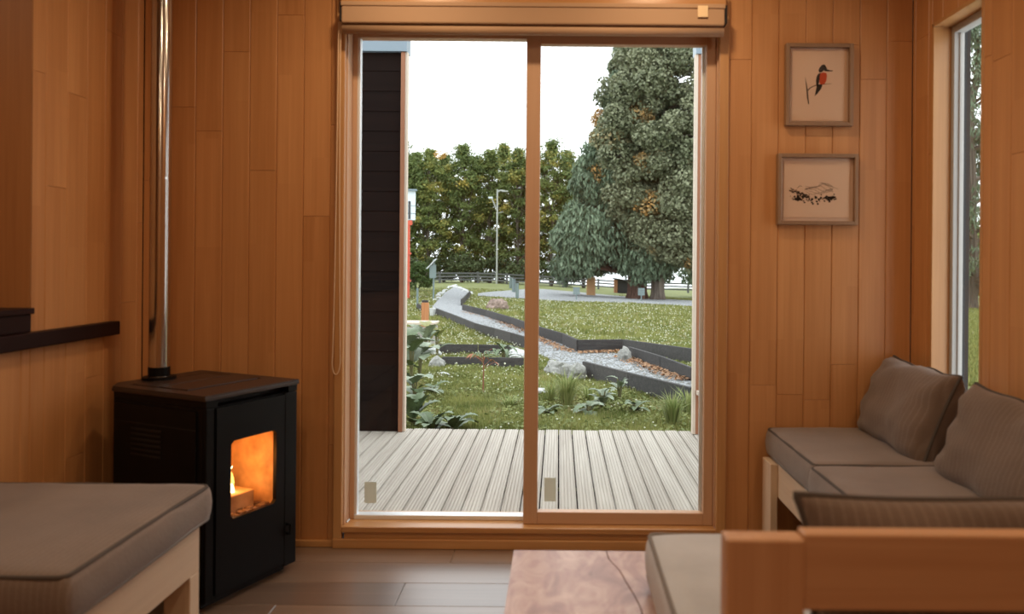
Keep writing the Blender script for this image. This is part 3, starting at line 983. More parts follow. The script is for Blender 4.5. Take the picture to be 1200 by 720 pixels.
# ------------------------------------------------------------------ vegetation helpers
def leaf_cards(C, Rr, n, size, rng, aspect=.55, droop=0.0, out=.5, shell=.55, tints=None, up=.35, soft=False):
    """Leaves scattered through clumps: C (m,3) centres, Rr (m,3) radii, n leaves each. Returns verts, quads, tints."""
    m = len(C)
    d = rng.normal(size=(m, n, 3)); d /= np.linalg.norm(d, axis=2, keepdims=True) + 1e-9
    if soft:
        rad = np.minimum(1.5, np.abs(rng.normal(size=(m, n, 1))) * .55 + .12)
    else:
        rad = shell + (1 - shell) * rng.random((m, n, 1)) ** .6
    P = C[:, None, :] + d * rad * Rr[:, None, :]
    nrm = d * out + rng.normal(size=(m, n, 3)) * .55 + np.array([0, 0, up])
    nrm /= np.linalg.norm(nrm, axis=2, keepdims=True) + 1e-9
    ax = rng.normal(size=(m, n, 3)) * (1 - droop) + np.array([0, 0, -1.0]) * droop * 1.6 + d * .4 * droop
    ax -= nrm * (ax * nrm).sum(2, keepdims=True)
    ax /= np.linalg.norm(ax, axis=2, keepdims=True) + 1e-9
    sd = np.cross(nrm, ax)
    s = size * (.6 + .8 * rng.random((m, n, 1)))
    a = ax * s * .5; b = sd * s * .5 * aspect
    # a bent rhomb: the two side corners are lifted a little
    Q = np.stack([P - a, P + b + nrm * s * .08, P + a, P - b + nrm * s * .08], 2).reshape(-1, 3)
    k = m * n
    F = np.arange(k * 4).reshape(k, 4)
    t = rng.random((m, n)) * .6 + (tints[:, None] if tints is not None else .2)
    return Q, F, t.reshape(-1)


def foliage(name, C, Rr, n, size, mat, parent, rng, **kw):
    Q, F, t = leaf_cards(np.asarray(C, float), np.asarray(Rr, float), n, size, rng, **kw)
    o = raw_mesh(name, Q, F, mat, parent, t)
    o['kind'] = 'stuff'
    return o


def trunk_mesh(b, base, top, r0, r1, rng, n=8, seg=5, wob=.15):
    base = Vector(base); top = Vector(top)
    pts = []; rad = []
    for i in range(seg + 1):
        t = i / seg
        p = base.lerp(top, t)
        if 0 < i: p += Vector((rng.uniform(-wob, wob), rng.uniform(-wob, wob), 0))
        pts.append(p); rad.append(r0 + (r1 - r0) * t)
    b.tube(pts, rad, n)
    return pts


vr = random.Random(77)


def deciduous(px, Y, top_y, width, label, yellow=.0, dense=1.0, low=.10):
    X = ray(px, 320)[0] * Y
    z0 = gz(X, Y)
    H = CAM_H - (top_y - 306) / FOC * Y - z0
    t = thing('deciduous_tree', (X, Y, z0), label, 'tree', 'row of trees behind the fence')
    b = MB()
    pts = trunk_mesh(b, (X, Y, z0 - .1), (X + vr.uniform(-.4, .4), Y, z0 + H * .85), .22, .05, vr, 7, 6, .18)
    b.build('trunk', M['bark_grey'], t, smooth=True)
    b = MB()
    rng = np.random.default_rng(vr.randrange(10 ** 6))
    C = []; R = []; T = []
    m = int(125 * dense)
    for i in range(m):
        h = low + (1 - low) * ((i + .5) / m) ** .85
        prof = math.sin(min(1, (h - low + .12) / (1.06 - low)) * math.pi) ** .6
        a = vr.uniform(0, 2 * math.pi); q = width * .5 * prof * math.sqrt(vr.uniform(.12, 1))
        c = (X + math.cos(a) * q, Y + math.sin(a) * q * .8, z0 + H * h * .96)
        rr_ = vr.uniform(.5, 1.25)
        C.append(c); R.append((rr_, rr_, rr_ * .6))
        ty = vr.uniform(-.15, .35)
        if vr.random() < yellow: ty += vr.uniform(.5, 1.1)
        T.append(ty)
        if i % 2 == 0:
            j = min(len(pts) - 2, int(h * .8 * len(pts)))
            b.tube([pts[j], pts[j].lerp(Vector(c), .6) + Vector((0, 0, .2)), c], [.06, .035, .015], 5)
    b.build('branches', M['bark_grey'], t)
    foliage('foliage', C, R, 180, .27, M['leaf_decid'], t, rng, tints=np.array(T), out=.4, soft=True, up=.6)
    return t


specs = [
    (470, 86, 160, 5.0, .05, 'tall green tree at the left end of the row, beside the white gable'),
    (487, 92, 176, 4.6, .10, 'green tree second from the white gable in the row'),
    (503, 86, 172, 4.6, .35, 'green tree in the row with an amber tinged top, above the tilted panel sign'),
    (520, 93, 178, 4.6, .12, 'green tree in the row directly above the far end of the path'),
    (541, 87, 166, 5.0, .12, 'tall rounded green tree in the middle of the row'),
    (558, 94, 180, 4.6, .2, 'lower yellow green tree left of the lamp pole'),
    (574, 88, 172, 4.6, .25, 'yellow green tree directly behind the lamp pole'),
    (589, 93, 164, 3.8, .3, 'slim spired yellowing tree just right of the lamp pole'),
    (606, 87, 170, 4.6, .25, 'yellowing tree just left of the door stile'),
    (625, 92, 164, 4.6, .2, 'green tree mostly hidden behind the door stile'),
    (646, 87, 160, 4.8, .3, 'yellowing tree just right of the door stile'),
    (664, 92, 172, 4.6, .45, 'golden tinged tree left of the blue green conifer'),
    (684, 88, 178, 4.6, .2, 'green tree partly behind the blue green conifer'),
    (452, 90, 170, 5.0, .1, 'green tree hidden behind the dark porch wall'),
]
for px, Y, ty, w, yl, lb in specs:
    if px < 460: continue
    deciduous(px, Y, ty, w * 1.3, lb, yl)

# undergrowth at the foot of the row
for i, px in enumerate((478, 498, 520, 540, 562, 586, 606, 645, 664)):
    Y = 83 + (i % 3)
    X = ray(px, 330)[0] * Y; z0 = gz(X, Y)
    h = vr.uniform(2.2, 3.6)
    t = thing('bush', (X, Y, z0), 'dark bush in the undergrowth behind the grey fence', 'bush', 'undergrowth behind the fence')
    b = MB()
    for q in range(4):
        b.tube([(X, Y, z0), (X + vr.uniform(-.8, .8), Y + vr.uniform(-.5, .5), z0 + h * .8)], [.05, .015], 5)
    b.build('stems', M['bark_grey'], t)
    C = [(X + vr.uniform(-1.4, 1.4), Y + vr.uniform(-.8, .8), z0 + h * vr.uniform(.15, .9)) for _ in range(16)]
    R = [(.65, .6, .5)] * 16
    foliage('foliage', C, R, 90, .30, M['leaf_dark'], t, np.random.default_rng(900 + i), out=.4, shell=.3)


def big_tree(name, px, base_y, label, mat, bark, r_trunk, outline, seed, drp, leaf, nclump, nleaf, asp, group=None, rclump=(.7, 1.25), accent=0.0, ymul=.8, flat=.75, lean=0.0):
    """outline: list of (height above base in m, left reach, right reach) seen from the door."""
    p = G(px, base_y); X, Y, z0 = p
    t = thing(name, p, label, 'tree', group)
    r = random.Random(seed)
    H = outline[-1][0]
    b = MB()
    pts = []; rad = []
    for i in range(9):
        u = i / 8
        pts.append((X + lean * u + r.uniform(-.05, .05) * i, Y + r.uniform(-.04, .04) * i, z0 - .15 + u * H * .92)); rad.append(r_trunk * (1 - u) ** .8 + .05)
    rad[0] = r_trunk * 1.35; pts.insert(1, (X, Y, z0 + .5)); rad.insert(1, r_trunk * 1.03)
    # fluted bark
    k = len(b.v); n = 20
    for (q, rd) in zip(pts, rad):
        for j in range(n):
            a = 2 * math.pi * j / n
            f = rd * (1 + .10 * (1 if j % 2 else -1) + .06 * math.sin(3 * a))
            b.v.append((q[0] + math.cos(a) * f, q[1] + math.sin(a) * f, q[2]))
    for i in range(len(pts) - 1):
        for j in range(n):
            w = (j + 1) % n
            b.f.append((k + i * n + j, k + i * n + w, k + (i + 1) * n + w, k + (i + 1) * n + j))
    b.build('trunk', bark, t)
    b = MB()
    C = []; R = []; T = []
    hs = [o_[0] for o_ in outline]
    for i in range(nclump):
        h = hs[0] + (H - hs[0]) * ((i + r.random()) / nclump) ** 1.25
        j = max(0, next((q for q in range(len(hs) - 1) if hs[q + 1] >= h), len(hs) - 2))
        u = (h - hs[j]) / (hs[j + 1] - hs[j])
        L_ = outline[j][1] + (outline[j + 1][1] - outline[j][1]) * u
        R_ = outline[j][2] + (outline[j + 1][2] - outline[j][2]) * u
        a = r.uniform(0, 2 * math.pi)
        rc = r.uniform(*rclump)
        cx, rx = (R_ - L_) / 2, (R_ + L_) / 2
        q = math.sqrt(r.uniform(.35, 1))
        dx = cx + math.cos(a) * max(.2, rx - rc * .6) * q
        dy = math.sin(a) * max(.2, rx - rc * .6) * ymul * q
        c = Vector((X + lean * h / H + dx, Y + dy, z0 + h))
        C.append(tuple(c)); R.append((rc, rc, rc * flat))
        tt = r.uniform(-.1, .4)
        if accent and r.random() < accent: tt += r.uniform(.5, 1.3)
        T.append(tt)
        if i % 3 == 0:
            s0 = Vector((X + lean * h / H, Y, z0 + max(hs[0] * .8, h - .5 - .1 * abs(dx))))
            b.tube([s0, s0.lerp(c, .5) + Vector((0, 0, .15)), c], [.16 * (1 - h / H) + .05, .06, .02], 5)
    b.build('branches', bark, t)
    foliage('foliage', C, R, nleaf, leaf, mat, t, np.random.default_rng(seed), aspect=asp, droop=drp, tints=np.array(T), out=.5, shell=.45, up=.45 if drp < .3 else .1)
    return t


conifer = big_tree('conifer_tree', 747, 350.5, 'huge blue green conifer with drooping sprays and a thick reddish trunk', M['leaf_conifer'], M['bark'], .62,
                   [(2.1, 6.3, 3.0), (4.0, 6.4, 3.2), (7.0, 5.2, 3.2), (10.0, 3.9, 3.2), (14, 2.6, 2.6), (18, 1.6, 1.6), (22, .5, .5)], 301, .75, .42, 400, 470, .34, rclump=(.75, 1.35), flat=.95, ymul=.6)
olive = big_tree('broadleaf_tree', 771, 351.5, 'broad olive leaved tree with clumps of turning leaves, right of the conifer', M['leaf_olive'], M['bark_grey'], .42,
                 [(2.9, 1.0, 4.0), (4.6, 3.4, 6.0), (7, 4.3, 7.0), (10, 5.1, 7.0), (13, 4.9, 7.0), (15.5, 4.0, 6.5), (17.5, 2.6, 6.0), (20, 1.2, 4.0)], 302, .0, .23, 320, 760, .7, rclump=(.8, 1.4), accent=.10)
big_tree('conifer_tree', 850, 349, 'dark drooping conifer behind the right porch post', M['leaf_conifer'], M['bark'], .4,
         [(1.6, 4.0, 4.0), (5, 4.0, 4.0), (9, 3, 3), (14, 1.6, 1.6), (18, .4, .4)], 303, .75, .55, 110, 260, .32, flat=.95)
# seen through the narrow window
big_tree('conifer_tree', 1139, 362, 'loose grey green conifer seen through the narrow window', M['leaf_conifer'], M['bark_grey'], .28,
         [(1.2, 3.6, 3.6), (5, 3.8, 3.8), (10, 3.0, 3.0), (15, 2.2, 2.2), (20, .6, .6)], 304, .7, .36, 190, 130, .26, rclump=(.6, 1.1))
deciduous(1112, 64, 250, 6, 'green tree behind the conifer seen through the narrow window', .1)
deciduous(1160, 66, 262, 6, 'farther green tree seen through the narrow window', .1)

# round shrub beside the red downpipe
p = G(489, 341)
t = thing('bush', p, 'dense round green shrub beside the red downpipe', 'bush')
b = MB()
for q in range(5):
    b.tube([p, p + Vector((vr.uniform(-.8, .8), vr.uniform(-.5, .5), 1.4))], [.06, .02], 5)
b.build('stems', M['bark_grey'], t)
C = []; R = []
for i in range(46):
    a = vr.uniform(0, 6.28); e = vr.uniform(0, 1)
    hh = vr.uniform(.1, 1)
    q = math.sqrt(max(.02, 1 - (hh - .35) ** 2 / .45))
    C.append((p.x + .1 + math.cos(a) * q * .85, p.y + math.sin(a) * q * .8, p.z + .15 + hh * 1.75)); R.append((.34, .34, .3))
foliage('foliage', C, R, 150, .13, M['leaf_bush'], t, np.random.default_rng(41), shell=.4)

# ------------------------------------------------------------------ neighbour building, posts and signs
nb_Y = 45.0
pb = at(480, 336, nb_Y)
nz = gz(pb.x, nb_Y)
xe = at(486.5, 300, nb_Y).x
nb = thing('house', (xe, nb_Y, nz), 'neighbouring house with a white upper panel and red downpipe', 'house', rz=.26, local=True)
zb = at(480, 258, nb_Y).z - nz; zt_ = at(480, 224, nb_Y).z - nz
add_box('wall', M['clad'], nb, -7, -.30, .25, 6, -.3, zb + .1)
gp = add_box('gable_panel', M['white_panel'], nb, -6, 0, 0, 5, zb, zt_)
zs = at(479, 246, nb_Y).z - nz
add_box('slot_window', M['dark_glass'], gp, -.42, -.28, -.02, .02, zs - .55, zs + .5)
MB().box(-6, 0, -.012, 0, zs - .24, zs - .2).box(-6, 0, -.012, 0, zs + .22, zs + .25).build('panel_seam', M['grey_alu'], gp)
add_box('roof_edge', M['grey_alu'], nb, -6.2, .08, -.15, 5.2, zt_, zt_ + .1)
add_box('gutter', M['red_paint'], nb, -6, -.18, .0, .25, zb - .3, zb - .02)
MB().tube([(-.38, .10, zb - .1), (-.38, .10, -.05)], .09, 8).build('downpipe', M['red_paint'], nb)
b = MB()
for z in (1.0, 2.6):
    b.tube([(-.38, .10, z), (-.38, .10, z + .1)], .17, 8)
b.build('pipe_clamp', M['red_paint'], nb)


def post(name, x, y, top_y, r, mat, label, cat, group=None, Y=None):
    p = G(x, y)
    if Y: p = at(x, y, Y); p.z = gz(p.x, p.y)
    h = CAM_H - ray(x, top_y)[1] * p.y - p.z
    t = thing(name, p, label, cat, group)
    MB().tube([p - Vector((0, 0, .1)), p + Vector((0, 0, h))], r, 8).build('post', mat, t)
    return t, p, h


lp, p, h = post('street_lamp', 582, 331, 222, .08, M['pole'], 'tall pale lamp pole in front of the green trees', 'lamp', None, 76)
z = p.z + h
MB().tube([p + Vector((0, 0, h - .25)), p + Vector((.3, 0, h - .12)), p + Vector((.75, 0, h - .15))], .09, 6).build('top_arm', M['pole'], lp)
MB().box(p.x + .45, p.x + 1.05, p.y - .18, p.y + .18, z - .25, z - .12).build('lamp_head', M['pole'], lp)
ae = at(576, 232, p.y)
MB().tube([p + Vector((0, 0, h - 2.2)), Vector((p.x - .28, p.y, h + p.z - 1.5)), ae], .07, 6).build('side_arm', M['pole'], lp)
MB().box(ae.x - .3, ae.x + .12, p.y - .14, p.y + .14, ae.z - .06, ae.z + .1).build('lamp_head', M['white_panel'], lp)
MB().beam(p + Vector((-.1, 0, h - 2.4)), p + Vector((.6, 0, h - 2.2)), .06, .06).build('bracket', M['pole'], lp)

sg, p, h = post('panel_sign', 508, 352, 304, .05, M['sign_grey'], 'thin grey post with a square panel and a slanted top plate', 'sign')
c = at(507.5, 318, p.y)
add_box('panel', M['sign_grey'], sg, c.x - .19, c.x + .19, p.y - .09, p.y - .06, c.z - .4, c.z + .36)
a1 = at(500.5, 315, p.y); a2 = at(511.5, 303.5, p.y)
MB().beam(a1 + Vector((0, -.05, 0)), a2 + Vector((0, -.05, 0)), .4, .03).build('top_plate', M['alu'], sg)

post('marker_post', 489, 362, 338, .05, M['sign_grey'], 'thin green grey marker post left of the gravel path', 'post')
for i, (x, y, ty) in enumerate(((598.5, 338, 325), (602, 343, 327.5), (606, 350, 332))):
    post('bollard', x, y, ty, .13 if i < 2 else .1, M['sign_grey'],
         ('grey bollard beside the road, farthest of three', 'grey bollard beside the road, middle one of three', 'grey bollard beside the road, nearest of three')[i], 'bollard', 'bollards beside the gravel road')
for x, y, ty, lb in ((675.5, 352, 336, 'small grey sign on a post in front of the orange cabinet'), (751.5, 353.5, 338, 'small grey sign on a post in front of the thick trunk')):
    s, p, h = post('small_sign', x, y, ty + 3, .04, M['sign_grey'], lb, 'sign', 'small signs at the edge of the lawn')
    c = at(x, (ty + 346) / 2, p.y)
    b = MB()
    for i in range(3):
        zz = c.z + (i - 1) * .155
        b.box(c.x - .21, c.x + .21, p.y - .07, p.y - .04, zz - .072, zz + .072)
    b.build('panel', M['sign_grey'], s)

p = G(692.5, 346.5)
kb = thing('cabinet', p, 'tall light orange wooden cabinet beside the gravel road', 'cabinet')
hh = CAM_H - ray(692, 324)[1] * p.y - p.z
w = 10.5 / FOC * p.y
for i in range(3):
    x0 = p.x - w / 2 + w * i / 3
    MB().box(x0 + .01, x0 + w / 3 - .01, p.y - .03, p.y, p.z, p.z + hh - (.06 if i != 1 else 0)).build('board', M['kiosk'], kb)
MB().box(p.x - w / 2 + .02, p.x + w / 2 - .02, p.y, p.y + .5, p.z, p.z + hh - .08).build('body', M['kiosk'], kb)
p = G(728, 344)
sd = thing('shed', p, 'small black shed with a brown end beside the thick trunk', 'shed')
w = 16 / FOC * p.y; hh = 16 / FOC * p.y
add_box('body', M['shed_black'], sd, p.x - w / 2 + .3, p.x + w / 2, p.y, p.y + .9, p.z, p.z + hh)
add_box('end_panel', M['rust'], sd, p.x - w / 2, p.x - w / 2 + .28, p.y - .05, p.y + .9, p.z, p.z + hh)
v = [(p.x - w / 2 - .1, p.y - .2, p.z + hh + .05), (p.x + w / 2 + .1, p.y - .2, p.z + hh - .2), (p.x + w / 2 + .1, p.y + 1, p.z + hh - .2), (p.x - w / 2 - .1, p.y + 1, p.z + hh + .05)]
MB().add(v + [(q[0], q[1], q[2] + .12) for q in v], [(0, 3, 2, 1), (4, 5, 6, 7), (0, 1, 5, 4), (1, 2, 6, 5), (2, 3, 7, 6), (3, 0, 4, 7)]).build('roof', M['shed_black'], sd)

# planter box, orange post and white bucket near the path
p = G(494, 405)
pl = thing('planter_box', p, 'silvered wooden planter with a pale top board beside the porch', 'planter')
zt = CAM_H - ray(490, 378)[1] * p.y
x0 = at(462, 380, p.y).x; x1 = at(509, 380, p.y).x
add_box('top_board', M['pale_jamb'], pl, x0, x1 + .03, p.y - .1, p.y + .55, zt - .04, zt)
for i in range(3):
    z0 = p.z - .03 + i * (zt - .06 - p.z) / 3; z1 = z0 + (zt - .06 - p.z) / 3 - .01
    MB().box(x0 + .02, x1, p.y - .06, p.y - .02, z0, z1).build('board', M['planter'], pl)
    MB().box(x1 - .04, x1, p.y - .02, p.y + .5, z0, z1).build('board', M['planter'], pl)
po = thing('garden_post', G(498, 397), 'bright orange brown timber post behind the planter', 'post')
p = G(498, 397)
hh = CAM_H - ray(498, 352)[1] * p.y - p.z
b = MB()
b.prism([(p.x - .085, p.y - .07), (p.x + .085, p.y - .07), (p.x + .085, p.y + .07), (p.x - .085, p.y + .07)], p.z, p.z + hh * .94)
b.build('shaft', M['old_post'], po, bevel=.01)
MB().box(p.x - .075, p.x + .065, p.y - .06, p.y + .06, p.z + hh * .94, p.z + hh).build('weathered_top', M['timber'], po)
p = G(507, 370.5)
wh = thing('bucket', p, 'small white bucket at the edge of the gravel path', 'bucket')
MB().tube([p, p + Vector((0, 0, .30))], [.10, .13], 12).build('body', M['stone_white'], wh)
MB().tube([p + Vector((-.13, 0, .28)), p + Vector((-.1, -.06, .40)), p + Vector((.1, -.06, .40)), p + Vector((.13, 0, .28))], .008, 5).build('handle', M['pole'], wh)

# ------------------------------------------------------------------ grass, clover, fallen leaves
def blades(Xs, Ys, h, w, rng, tint, lean=.5):
    n = len(Xs)
    Zs = np.array([gz(a, c) for a, c in zip(Xs, Ys)])
    P = np.stack([Xs, Ys, Zs], 1)
    a = rng.random(n) * 2 * np.pi
    d = np.stack([np.cos(a), np.sin(a), np.zeros(n)], 1)
    sd = np.stack([-np.sin(a), np.cos(a), np.zeros(n)], 1)
    hh = (h * (.45 + .9 * rng.random(n)))[:, None]
    ww = w * (.6 + .8 * rng.random(n))[:, None]
    tip = P + d * hh * lean * rng.random((n, 1)) + np.array([0, 0, 1]) * hh
    V = np.stack([P - sd * ww, P + sd * ww, tip], 1).reshape(-1, 3)
    return V, np.arange(3 * n).reshape(n, 3), tint


def wedge(n, y0, y1, rng, pad=.8, xl=-.26, xr=.24):
    Y = y0 * (y1 / y0) ** rng.random(n)
    X = (xl * Y - pad) + rng.random(n) * ((xr - xl) * Y + 2 * pad)
    return X, Y


rg = np.random.default_rng(5)
VV = []; FF = []; TT = []; off = 0
for (n, y0, y1, h, w) in ((90000, 5.9, 10.5, .05, .0055), (80000, 10.5, 20, .055, .009), (60000, 20, 60, .09, .03)):
    X, Y = wedge(n, y0, y1, rg)
    keep = ~(inside(PATH, X, Y) | inside(ROAD, X, Y))
    X, Y = X[keep], Y[keep]
    patch = np.array([noise.noise(Vector((a * .7, c * .7, 0))) for a, c in zip(X, Y)])
    fine = np.array([noise.noise(Vector((a * 2.3 + 4, c * 2.3, 7))) for a, c in zip(X, Y)])
    t = .40 + .5 * patch + .7 * fine + .6 * (rg.random(len(X)) - .3)
    t = np.where((rg.random(len(X)) < .07) | ((fine - patch > .45) & (rg.random(len(X)) < .6)), 1.7, np.clip(t, 0, 1))
    v, f, t = blades(X, Y, np.full(len(X), h) * (1 + .8 * np.clip(patch, -.5, 1)), w, rg, t)
    VV.append(v); FF.append(f + off); TT.append(t); off += len(v)
gx = raw_mesh('lawn_grass', np.concatenate(VV), np.concatenate(FF), M['grass_blade'], None, np.concatenate(TT))
tag(gx, 'green grass blades growing over the garden ground', 'grass', kind='stuff')
# low broad leaves of clover and plantain between the blades
X, Y = wedge(26000, 5.9, 16, rg)
keep = ~inside(PATH, X, Y); X, Y = X[keep], Y[keep]
fine = np.array([noise.noise(Vector((a * 1.6 + 2, c * 1.6, 5))) for a, c in zip(X, Y)])
keep = fine > -.15; X, Y, fine = X[keep], Y[keep], fine[keep]
Zs = np.array([gz(a, c) for a, c in zip(X, Y)]) + .02 + .03 * rg.random(len(X))
Cc = np.stack([X, Y, Zs], 1)
Qv, Fv, tv = leaf_cards(Cc, np.full((len(Cc), 3), .02), 1, .042, rg, aspect=.8, out=.2, up=1.1, tints=fine * .5 + .1)
tag(raw_mesh('lawn_leaves', Qv, Fv, M['leaf_lawn'], None, tv), 'small broad leaves of clover and plantain low in the near lawn', 'leaves', kind='stuff')
# the patch seen through the narrow window
X, Y = wedge(30000, 11, 45, rg, .5, .48, .60)
v, f, t = blades(X, Y, np.full(len(X), .09), .02, rg, rg.random(len(X)))
tag(raw_mesh('side_grass', v, f, M['grass_blade'], None, t), 'green grass seen through the narrow window', 'grass', kind='stuff')

X, Y = wedge(11000, 6.2, 48, rg, .5)
keep = ~(inside(PATH, X, Y) | inside(ROAD, X, Y)) & (rg.random(len(X)) < np.clip((Y - 8) / 12, .10, 1)); X, Y = X[keep], Y[keep]
pt = np.array([noise.noise(Vector((a * .35 + 9, c * .35, 3))) for a, c in zip(X, Y)])
keep = pt > -.25; X, Y = X[keep], Y[keep]
Zs = np.array([gz(a, c) for a, c in zip(X, Y)]) + .07
P = np.stack([X, Y, Zs], 1); s = (.0045 + .0085 * rg.random(len(X)))[:, None] * (.7 + Y[:, None] / 24)
oct_ = np.array([(1, 0, 0), (-1, 0, 0), (0, 1, 0), (0, -1, 0), (0, 0, 1), (0, 0, -1)])
V = (P[:, None, :] + oct_[None] * s[:, None, :]).reshape(-1, 3)
tri = np.array([(0, 2, 4), (2, 1, 4), (1, 3, 4), (3, 0, 4), (2, 0, 5), (1, 2, 5), (3, 1, 5), (0, 3, 5)])
F = (np.arange(len(X))[:, None, None] * 6 + tri[None]).reshape(-1, 3)
tag(raw_mesh('clover_flowers', V, F, M['clover']), 'white clover heads scattered over the lawn', 'flowers', kind='stuff')

# fallen leaves gathered against the sleepers
Q = []; T = []
def litter(a, c, n, spread):
    A, B = G(*a), G(*c)
    for _ in range(n):
        p = A.lerp(B, rg.random()); dv = (B - A).normalized(); nrm = Vector((dv.y, -dv.x, 0))
        if nrm.y > 0: nrm = -nrm
        p = p + nrm * (abs(rg.normal()) * spread + .04)
        p.z = gz(p.x, p.y) + .045 + .03 * rg.random()
        s = .018 + .026 * rg.random(); an = rg.random() * 6.28
        u = Vector((math.cos(an), math.sin(an), rg.normal() * .35)); w_ = Vector((-math.sin(an), math.cos(an), rg.normal() * .35))
        Q.extend([p - u * s, p + w_ * s * .6, p + u * s, p - w_ * s * .6]); T.append(rg.random())
litter((730, 414), (677, 415), 380, .12)
litter((677, 415), (632, 396), 420, .12)
litter((632, 395), (590, 379), 300, .12)
litter((812, 449), (737, 420), 700, .13)
litter((590, 379), (545, 366), 120, .12)
V = np.array([tuple(q) for q in Q]); F = np.arange(len(V)).reshape(-1, 4)
tag(raw_mesh('fallen_leaves', V, F, M['dryleaf'], None, T), 'orange brown fallen leaves drifted along the sleepers', 'leaves', kind='stuff')

# loose gravel pebbles on the near part of the path
X, Y = wedge(16000, 8.5, 26, rg, .3)
keep = inside(PATH, X, Y); X, Y = X[keep], Y[keep]
Zs = np.array([gz(a, c) for a, c in zip(X, Y)]) + .034
P = np.stack([X, Y, Zs], 1); s = (.010 + .018 * rg.random(len(X)))[:, None]
V = (P[:, None, :] + oct_[None] * np.array([1, .8, .55]) * s[:, None, :]).reshape(-1, 3)
F = (np.arange(len(X))[:, None, None] * 6 + tri[None]).reshape(-1, 3)
tag(raw_mesh('gravel_pebbles', V, F, M['stone']), 'loose grey pebbles lying on the gravel path', 'gravel', kind='stuff')


# ------------------------------------------------------------------ garden plants
def tuft(x, y, h, n, spread, label, seed):
    p = G(x, y)
    r = np.random.default_rng(seed)
    t = thing('grass_tuft', p, label, 'plant', 'tall grass tufts in the rough lawn')
    V = []; F = []; T = []
    for i in range(n):
        a = r.random() * 6.28; l = h * (.55 + .5 * r.random()); out = spread * (.2 + r.random())
        d = np.array([math.cos(a), math.sin(a), 0]); s = np.array([-math.sin(a), math.cos(a), 0]) * .007
        b0 = np.array(p) + d * .05 * r.random()
        m1 = b0 + d * out * .35 + np.array([0, 0, l * .65]); e = b0 + d * out + np.array([0, 0, l * (.75 + .25 * r.random())])
        k = len(V)
        V += [b0 - s, b0 + s, m1 + s * .8, m1 - s * .8, e]
        F += [(k, k + 1, k + 2), (k, k + 2, k + 3), (k + 3, k + 2, k + 4)]
        q = r.random(); T += [q, q, q]
    o = raw_mesh('blades', np.array(V), np.array(F), M['tuft'], t, T)
    o['kind'] = 'stuff'
    return t


tuft(664, 478, .48, 150, .28, 'tall pale grass tuft below the boulders', 1)
tuft(645, 470, .30, 70, .22, 'short grass tuft right beside the door stile', 2)
tuft(788, 500, .42, 120, .22, 'tall grass tuft near the right porch post', 3)
tuft(806, 486, .34, 70, .18, 'slim grass tuft against the near sleeper edging', 4)
tuft(690, 472, .26, 60, .2, 'small grass tuft between the big tuft and the grey weed', 5)
tuft(597, 478, .16, 60, .2, 'low grass tuft at the foot of the door stile', 6)


def big_leaf(b, base, direction, length, width, r, droop=.5, lobes=5):
    """One lobed leaf with a folded midrib."""
    base = Vector(base); d = Vector(direction).normalized()
    side = d.cross(Vector((0, 0, 1)))
    if side.length < 1e-3: side = Vector((1, 0, 0))
    side.normalize(); up = side.cross(d).normalized()
    n = lobes * 2 + 1
    k = len(b.v)
    for i in range(n + 1):
        t = i / n
        c = base + d * (length * t) + Vector((0, 0, -droop * length * t * t))
        w = width * math.sin(math.pi * min(1, .12 + t * .88)) ** .7 * (1.0 if i % 2 else .62)
        if i == n: w = .001
        lift = up * (w * .28)
        b.v += [tuple(c + side * w + lift), tuple(c), tuple(c - side * w + lift)]
    for i in range(n):
        q = k + i * 3
        b.f += [(q, q + 1, q + 4, q + 3), (q + 1, q + 2, q + 5, q + 4)]


def leafy(name, x, y, n, length, width, label, mats, seed, elev=(.1, .9), h0=(.02, .1), az=None, group='broad leaved weeds by the porch', droop=.5):
    p = G(x, y); r = random.Random(seed)
    t = thing(name, p, label, 'plant', group)
    b = MB(); leaves = []
    for i in range(n):
        a = r.uniform(*az) if az else 2 * math.pi * (i + r.random() * .7) / n
        e = r.uniform(*elev); z = r.uniform(*h0)
        d = Vector((math.cos(a) * math.cos(e), math.sin(a) * math.cos(e), math.sin(e)))
        s = p + Vector((math.cos(a) * .03, math.sin(a) * .03, z))
        b.tube([p + Vector((0, 0, -.03)), s], [.012, .009], 5)
        l = MB(); big_leaf(l, s, d, length * r.uniform(.7, 1.15), width * r.uniform(.8, 1.15), r, droop)
        leaves.append((l, mats[r.randrange(len(mats))]))
    b.build('stem', M['twig'], t)
    for l, m in leaves:
        o = l.build('leaf', m, t, smooth=False)
    return t


BL, BP, BY = M['big_leaf'], M['big_leaf_pale'], M['big_leaf_yellow']
leafy('broadleaf_weed', 532, 507, 9, .42, .075, 'low dark green weed with long lobed leaves at the deck edge', [BL], 1, (.25, 1.0), droop=.55)
leafy('broadleaf_weed', 506, 508, 7, .36, .07, 'dark lobed weed at the deck edge nearest the left porch post', [BL], 2, (.3, 1.2), droop=.5)
leafy('broadleaf_weed', 484, 500, 8, .42, .11, 'tall dark broad leaved plant hugging the left porch post', [BL], 3, (.5, 1.3), (.02, .2), droop=.4)
leafy('broadleaf_weed', 486, 470, 9, .40, .11, 'grey green leafy weed above the dark one by the porch post', [BL, BP], 4, (.3, 1.1), (.02, .25), droop=.5)
leafy('broadleaf_weed', 507, 462, 8, .26, .07, 'small green weed in the grass right of the grey green one', [BL, BP], 5, (.2, .9), droop=.5)
leafy('rhubarb_plant', 492, 442, 8, .42, .17, 'large silvery leaved plant below the white stones', [BP, BP, BL], 6, (.2, 1.0), (.1, .45), droop=.45)
leafy('rhubarb_plant', 482, 452, 7, .5, .16, 'big leaved plant beside the porch post with tall stalks', [BP, BL, BL], 7, (.4, 1.2), (.2, .75), droop=.4)
leafy('rhubarb_plant', 499, 424, 8, .48, .15, 'yellowing spiky leaved plant growing in front of the planter', [BY, BL, BP], 8, (.4, 1.2), (.2, .7), droop=.35)
